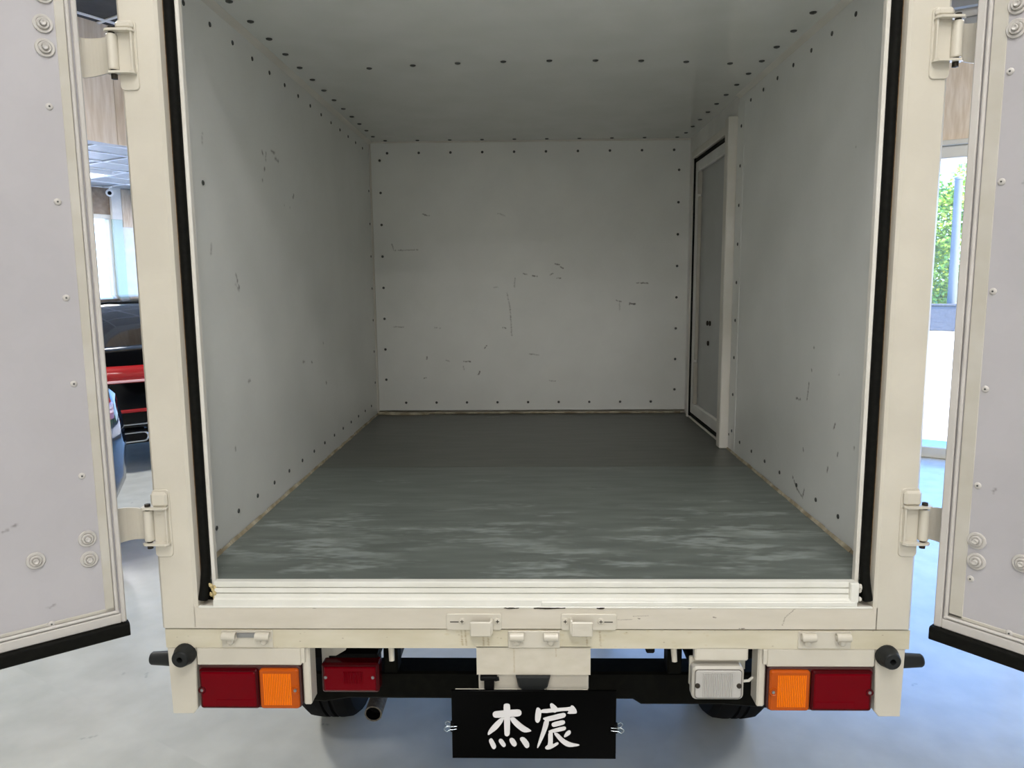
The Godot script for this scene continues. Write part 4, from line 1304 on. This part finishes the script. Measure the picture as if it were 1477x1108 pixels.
func build_hinge(truck: Node, s: float, y: float, door_xf: Transform3D) -> void:
	var px := s * 0.757
	var low := y < 0.5
	var st := st_new()
	# base plate with rounded foot
	prism(st, rrect(minf(s * 0.714, s * 0.749), y - 0.066, maxf(s * 0.714, s * 0.749), y + (0.072 if low else 0.056), 0.008), 0.003, Transform3D(Basis(), Vector3(0, F, 0.0)), 0.001)
	var h := obj("hinge", st, M.cream, truck)
	# upper block and the two flanges that carry the pin
	st = st_new()
	box(st, V(s * 0.716, y + 0.038, 0.001), V(s * 0.749, y + (0.068 if low else 0.054), 0.012), 0.005)
	for k in [-1.0, 1.0]:
		var yy: float = y + k * 0.0365
		var xfp := Transform3D(Basis(Vector3(s, 0, 0), Vector3(0, 0, 1), Vector3(0, 1, 0)), V(0, yy - 0.002, 0))
		prism(st, PackedVector2Array([Vector2(0.716, 0.001), Vector2(0.716, 0.012), Vector2(0.722, 0.018), Vector2(0.762, 0.018), Vector2(0.768, 0.012), Vector2(0.768, 0.0), Vector2(0.762, -0.004), Vector2(0.752, 0.001)]), 0.004, xfp, 0.0)
	box(st, V(s * 0.718, y - 0.036, 0.002), V(s * 0.7215, y + 0.036, 0.012), 0.001)
	obj("bracket", st, M.cream, h)
	st = st_new()
	lathe(st, [Vector2(0.0, -0.031), Vector2(0.0085, -0.031), Vector2(0.0095, -0.029), Vector2(0.0095, 0.029), Vector2(0.0085, 0.031), Vector2(0.0, 0.031)], Transform3D(Basis(), V(px, y, 0.006)), 16)
	obj("barrel", st, M.cream, h)
	st = st_new()
	lathe(st, [Vector2(0.0, -0.048), Vector2(0.0055, -0.047), Vector2(0.0055, 0.044), Vector2(0.0, 0.045)], Transform3D(Basis(), V(px, y, 0.006)), 12)
	obj("pin", st, M.dark_steel, h, "dark hinge pin")
	# curved strap to the door's outer face
	st = st_new()
	var a := door_xf * Vector3(0.0, 0, -0.037)
	var b := door_xf * Vector3(0.09, 0, -0.037)
	var p0 := Vector3(px, 0, 0.000)
	var pts := []
	var ctrl := door_xf * Vector3(-0.028, 0, -0.040)
	for i in 11:
		var t := i / 10.0
		pts.append(p0.lerp(ctrl, t).lerp(ctrl.lerp(a, t), t))
	pts.append(b)
	for i in pts.size() - 1:
		var q0: Vector3 = pts[i]
		var q1: Vector3 = pts[i + 1]
		var dd := q1 - q0
		dd.y = 0
		var nn := Vector3(dd.z, 0, -dd.x).normalized() * 0.002
		var t0 := float(i) / 11.0
		var t1 := float(i + 1) / 11.0
		var h0 := 0.030 + 0.006 * t0
		var h1 := 0.030 + 0.006 * t1
		var sink0 := -0.006 * t0
		var sink1 := -0.006 * t1
		var A := Vector3(q0.x, F + y - h0 + sink0, q0.z)
		var B := Vector3(q0.x, F + y + h0 + sink0, q0.z)
		var C := Vector3(q1.x, F + y + h1 + sink1, q1.z)
		var D := Vector3(q1.x, F + y - h1 + sink1, q1.z)
		quad(st, A + nn, B + nn, C + nn, D + nn, nn)
		quad(st, A - nn, B - nn, C - nn, D - nn, -nn)
		quad(st, B - nn, B + nn, C + nn, C - nn, Vector3.UP)
		quad(st, A - nn, A + nn, D + nn, D - nn, Vector3.DOWN)
	obj("strap", st, M.cream, h)

func build_sign() -> void:
	# black board hung over the number plate: the characters as raised cut-outs
	var x0 := -0.1635
	var x1 := 0.1675
	var y0 := -0.3745
	var y1 := -0.2275
	var t := thing("sign_board", "black glossy board with two white brushed characters hung below the plate bracket", "sign", Transform3D(Basis(), V(0.002, y0, 0.012)))
	var st := st_new()
	prism(st, PackedVector2Array([Vector2(x0 - 0.002, 0), Vector2(x1 - 0.002, 0), Vector2(x1 - 0.002, y1 - y0), Vector2(x0 - 0.002, y1 - y0)]), 0.005, Transform3D(), 0.0008)
	obj("board", st, M.acrylic, t)
	var glyphs := [
		[[492, 215, 505, 205, 520, 203, 537, 205, 547, 215, 547, 300, 543, 440, 538, 462, 520, 474, 502, 466, 497, 450, 495, 300],
		[400, 288, 412, 270, 440, 264, 600, 250, 628, 254, 640, 268, 640, 290, 622, 306, 560, 310, 430, 320, 408, 312],
		[470, 318, 500, 318, 480, 360, 440, 410, 400, 440, 362, 465, 358, 448, 372, 418, 410, 370],
		[543, 318, 575, 312, 600, 335, 650, 378, 720, 422, 716, 431, 668, 440, 640, 430, 590, 390, 555, 350],
		[368, 503, 385, 489, 398, 495, 428, 548, 426, 568, 410, 580, 393, 572, 370, 520],
		[448, 507, 460, 493, 480, 497, 506, 535, 508, 552, 492, 562, 477, 554, 455, 524],
		[538, 497, 552, 485, 575, 491, 598, 525, 599, 545, 582, 558, 562, 549, 542, 518],
		[622, 492, 640, 477, 670, 486, 702, 528, 704, 555, 685, 570, 668, 562, 645, 526]],
		[[872, 213, 885, 196, 905, 206, 938, 235, 936, 262, 915, 277, 893, 264],
		[752, 300, 762, 240, 778, 233, 800, 250, 804, 292, 792, 345, 772, 362, 752, 345],
		[795, 252, 890, 241, 1040, 231, 1050, 216, 1068, 219, 1092, 250, 1097, 272, 1088, 282, 1015, 284, 1030, 264, 1018, 256, 800, 283],
		[815, 325, 830, 316, 980, 277, 1002, 282, 1006, 300, 992, 316, 870, 345, 840, 345],
		[828, 338, 868, 338, 862, 380, 830, 462, 778, 566, 765, 567, 788, 485, 812, 405],
		[886, 372, 900, 356, 978, 337, 998, 344, 999, 360, 986, 372, 912, 392, 894, 388],
		[862, 424, 985, 387, 1004, 392, 1008, 406, 996, 420, 885, 442, 864, 440],
		[860, 432, 897, 432, 899, 500, 896, 540, 932, 520, 946, 524, 944, 536, 882, 575, 850, 580, 833, 570, 838, 556, 860, 540],
		[900, 438, 942, 445, 988, 493, 1050, 525, 1118, 537, 1117, 546, 1042, 558, 1002, 549, 950, 506],
		[988, 470, 1008, 432, 1035, 418, 1048, 430, 1044, 450, 1020, 466, 996, 478]]]
	var sx := (x1 - x0) / 1358.0
	var sy := (y1 - y0) / 560.0
	for g in glyphs:
		st = st_new()
		var n := 0
		for stroke in g:
			var poly := PackedVector2Array()
			for i in range(0, stroke.size(), 2):
				poly.append(Vector2(x0 - 0.002 + (stroke[i] - 62.0) * sx, (660.0 - stroke[i + 1]) * sy))
			# round the outline once
			var fine := PackedVector2Array()
			for i in poly.size():
				var a := poly[i]
				var b := poly[(i + 1) % poly.size()]
				fine.append(a.lerp(b, 0.22))
				fine.append(a.lerp(b, 0.78))
			prism(st, fine, 0.0012 + 0.00007 * n, Transform3D(Basis(), Vector3(0, 0, 0.005)), 0.0)
			n += 1
		obj("character", st, M.letter, t, "white brushed character")
	# binder clips
	for s in [-1.0, 1.0]:
		var cx := x0 if s < 0 else x1
		var c := thing("binder_clip", "wire handled binder clip on the board's %s edge" % ("left" if s < 0 else "right"), "clip", Transform3D(Basis(), V(cx, -0.306 if s < 0 else -0.308, 0.0145)), "binder clips holding the black board")
		st = st_new()
		prism(st, PackedVector2Array([Vector2(-0.006, 0.0), Vector2(-0.0053, 0.0), Vector2(-0.0005, 0.009), Vector2(-0.0005, 0.0115), Vector2(0.0005, 0.0115), Vector2(0.0005, 0.009), Vector2(0.0053, 0.0), Vector2(0.006, 0.0), Vector2(0.004, -0.002), Vector2(-0.004, -0.002)]), 0.018, Transform3D(Basis(Vector3(0, 0, 1), Vector3(-s, 0, 0), Vector3(0, -s, 0)), Vector3(s * 0.001, s * 0.009, 0)), 0.0)
		obj("clip_body", st, M.black, c)
		for k in [-1.0, 1.0]:
			st = st_new()
			var z: float = 0.006 * k
			var tilt: float = 0.004 * k
			tube(st, [Vector3(-s * 0.010, 0.003, z * 0.9), Vector3(s * 0.004, 0.0035, z + tilt * 0.3), Vector3(s * 0.010, 0.0055, z + tilt), Vector3(s * 0.0145, 0.002, z + tilt), Vector3(s * 0.0145, -0.002, z + tilt), Vector3(s * 0.010, -0.0055, z + tilt), Vector3(s * 0.004, -0.0035, z + tilt * 0.3), Vector3(-s * 0.010, -0.003, z * 0.9)], 0.0009, 6)
			obj("wire_handle", st, M.clip_wire, c)

# ---------------------------------------------------------------- cars behind
func ring(z: float, pts: Array) -> Array:
	var out := []
	for p in pts:
		out.append(Vector3(p.x, p.y, z))
	for i in range(pts.size() - 2, 0, -1):
		out.append(Vector3(-pts[i].x, pts[i].y, z))
	return out

func car(label: String, at: Vector3, heading: Vector3, mat: Material) -> void:
	var b := Basis.looking_at(heading, Vector3.UP)
	var t := thing("car", label, "car", Transform3D(b, at), "cars parked beyond the truck")
	var st := st_new()
	var rings := []
	for q in [[0.0, 0.66, 0.70, 0.34], [-0.03, 0.78, 0.78, 0.27], [-0.10, 0.86, 0.88, 0.22], [-0.30, 0.905, 0.91, 0.2], [-0.8, 0.925, 0.92, 0.2], [-1.6, 0.92, 0.91, 0.2], [-2.8, 0.92, 0.89, 0.2], [-3.4, 0.92, 0.85, 0.2], [-3.9, 0.88, 0.74, 0.2], [-4.15, 0.78, 0.64, 0.23], [-4.25, 0.62, 0.56, 0.3]]:
		var w: float = q[1]
		var top: float = q[2]
		var low: float = q[3]
		rings.append(ring(q[0], [Vector2(0, low), Vector2(w * 0.6, low), Vector2(w * 0.9, low + 0.02), Vector2(w * 0.98, low + 0.12), Vector2(w, lerpf(low, top, 0.5)), Vector2(w * 0.985, lerpf(low, top, 0.72)), Vector2(w * 0.95, top - 0.07), Vector2(w * 0.88, top - 0.015), Vector2(w * 0.7, top + 0.005), Vector2(w * 0.35, top + 0.018), Vector2(0, top + 0.022)]))
	loft(st, rings)
	var body := obj("body", st, mat, t)
	st = st_new()
	rings = []
	for q in [[-0.32, 0.70, 0.905], [-0.65, 0.68, 1.05], [-1.05, 0.65, 1.19], [-1.5, 0.62, 1.265], [-2.0, 0.62, 1.275], [-2.4, 0.65, 1.22], [-2.8, 0.68, 1.08], [-3.2, 0.72, 0.87]]:
		var w: float = q[1]
		var top: float = q[2]
		rings.append(ring(q[0], [Vector2(0, 0.85), Vector2(0.84, 0.85), Vector2(lerpf(0.84, w, 0.5), lerpf(0.86, top, 0.55)), Vector2(w, top - 0.05), Vector2(w * 0.9, top - 0.012), Vector2(w * 0.6, top + 0.008), Vector2(0, top + 0.015)]))
	loft(st, rings)
	obj("windows", st, M.car_glass, t)
	st = st_new()
	rings = []
	for q in [[-1.25, 0.60, 1.238], [-1.5, 0.58, 1.275], [-2.0, 0.58, 1.285], [-2.38, 0.60, 1.235]]:
		var w: float = q[1]
		rings.append(ring(q[0], [Vector2(0, q[2] - 0.02), Vector2(w * 0.9, q[2] - 0.03), Vector2(w, q[2] - 0.03), Vector2(w * 0.95, q[2] - 0.012), Vector2(w * 0.6, q[2] + 0.006), Vector2(0, q[2] + 0.014)]))
	loft(st, rings)
	obj("roof", st, mat, t)
	for s in [-1.0, 1.0]:
		st = st_new()
		rings = []
		for q in [[0.10, 0.005], [0.40, -0.008], [0.62, -0.012], [0.74, -0.05], [0.82, -0.13], [0.88, -0.24]]:
			var zz: float = q[1] + 0.012
			rings.append([Vector3(s * q[0], 0.675, zz), Vector3(s * q[0], 0.70, zz + 0.012), Vector3(s * q[0], 0.765, zz + 0.006), Vector3(s * q[0], 0.80, zz - 0.02), Vector3(s * q[0], 0.80, zz - 0.07), Vector3(s * q[0], 0.675, zz - 0.07)])
		loft(st, rings, false)
		obj("tail_lamp", st, M.car_lamp, body)
		st = st_new()
		box(st, Vector3(s * 0.12, 0.690, 0.018), Vector3(s * 0.36, 0.712, 0.032), 0.004)
		obj("reversing_lamp", st, M.clear_lens, body)
		st = st_new()
		box(st, Vector3(s * 0.36, 0.682, 0.016), Vector3(s * 0.62, 0.700, 0.024), 0.003)
		obj("lamp_band", st, M.car_lamp_pale, body)
		st = st_new()
		box(st, Vector3(s * 0.24, 0.455, -0.02), Vector3(s * 0.62, 0.48, 0.012), 0.006)
		obj("reflector", st, M.car_lamp, body)
		st = st_new()
		prism(st, rrect(minf(s * 0.37, s * 0.60), 0.235, maxf(s * 0.37, s * 0.60), 0.315, 0.035), 0.03, Transform3D(Basis(), Vector3(0, 0, 0.0)), 0.006)
		obj("exhaust_tip", st, M.chrome, body)
		st = st_new()
		prism(st, rrect(minf(s * 0.385, s * 0.585), 0.247, maxf(s * 0.385, s * 0.585), 0.303, 0.025), 0.004, Transform3D(Basis(), Vector3(0, 0, 0.029)), 0.0)
		obj("exhaust_mouth", st, M.black, body)
		for z in [-0.85, -3.45]:
			st = st_new()
			lathe(st, [Vector2(0.22, -0.10), Vector2(0.30, -0.11), Vector2(0.325, -0.08), Vector2(0.325, 0.08), Vector2(0.30, 0.11), Vector2(0.22, 0.10), Vector2(0.22, -0.10)], facing(Vector3(s * 0.835, 0.325, z), Vector3.RIGHT), 28)
			var w := obj("wheel", st, M.tyre, t)
			st = st_new()
			for k in 5:
				var a := TAU * k / 5.0
				box(st, Vector3(-0.02, 0.03, -0.03), Vector3(0.02, 0.225, 0.03), 0.006, Transform3D(Basis(Vector3.RIGHT, a), Vector3(s * 0.90, 0.325, z)))
			lathe(st, [Vector2(0.0, -0.02), Vector2(0.05, -0.02), Vector2(0.05, 0.03), Vector2(0.0, 0.035)], facing(Vector3(s * 0.90, 0.325, z), Vector3(s, 0, 0)), 14)
			obj("wheel_spoke", st, M.chrome, w)
	st = st_new()
	box(st, Vector3(-0.62, 0.36, -0.02), Vector3(0.62, 0.375, 0.018), 0.004)
	obj("bumper_trim", st, M.chrome, body)
	st = st_new()
	box(st, Vector3(-0.62, 0.22, -0.12), Vector3(0.62, 0.33, 0.006), 0.02)
	obj("diffuser", st, M.black, body)

func build_cars() -> void:
	var h := Vector3(-0.62, 0, -0.785)
	car("black glossy car with red tail lamps, seen through the gap beside the left door", Vector3(-2.56, 0, -4.24), h, M.car_black)
	car("dark blue car whose corner peeps out beside the left cargo door", Vector3(-2.43, 0, -1.70), Vector3(-0.93, 0, -0.37), M.car_blue)
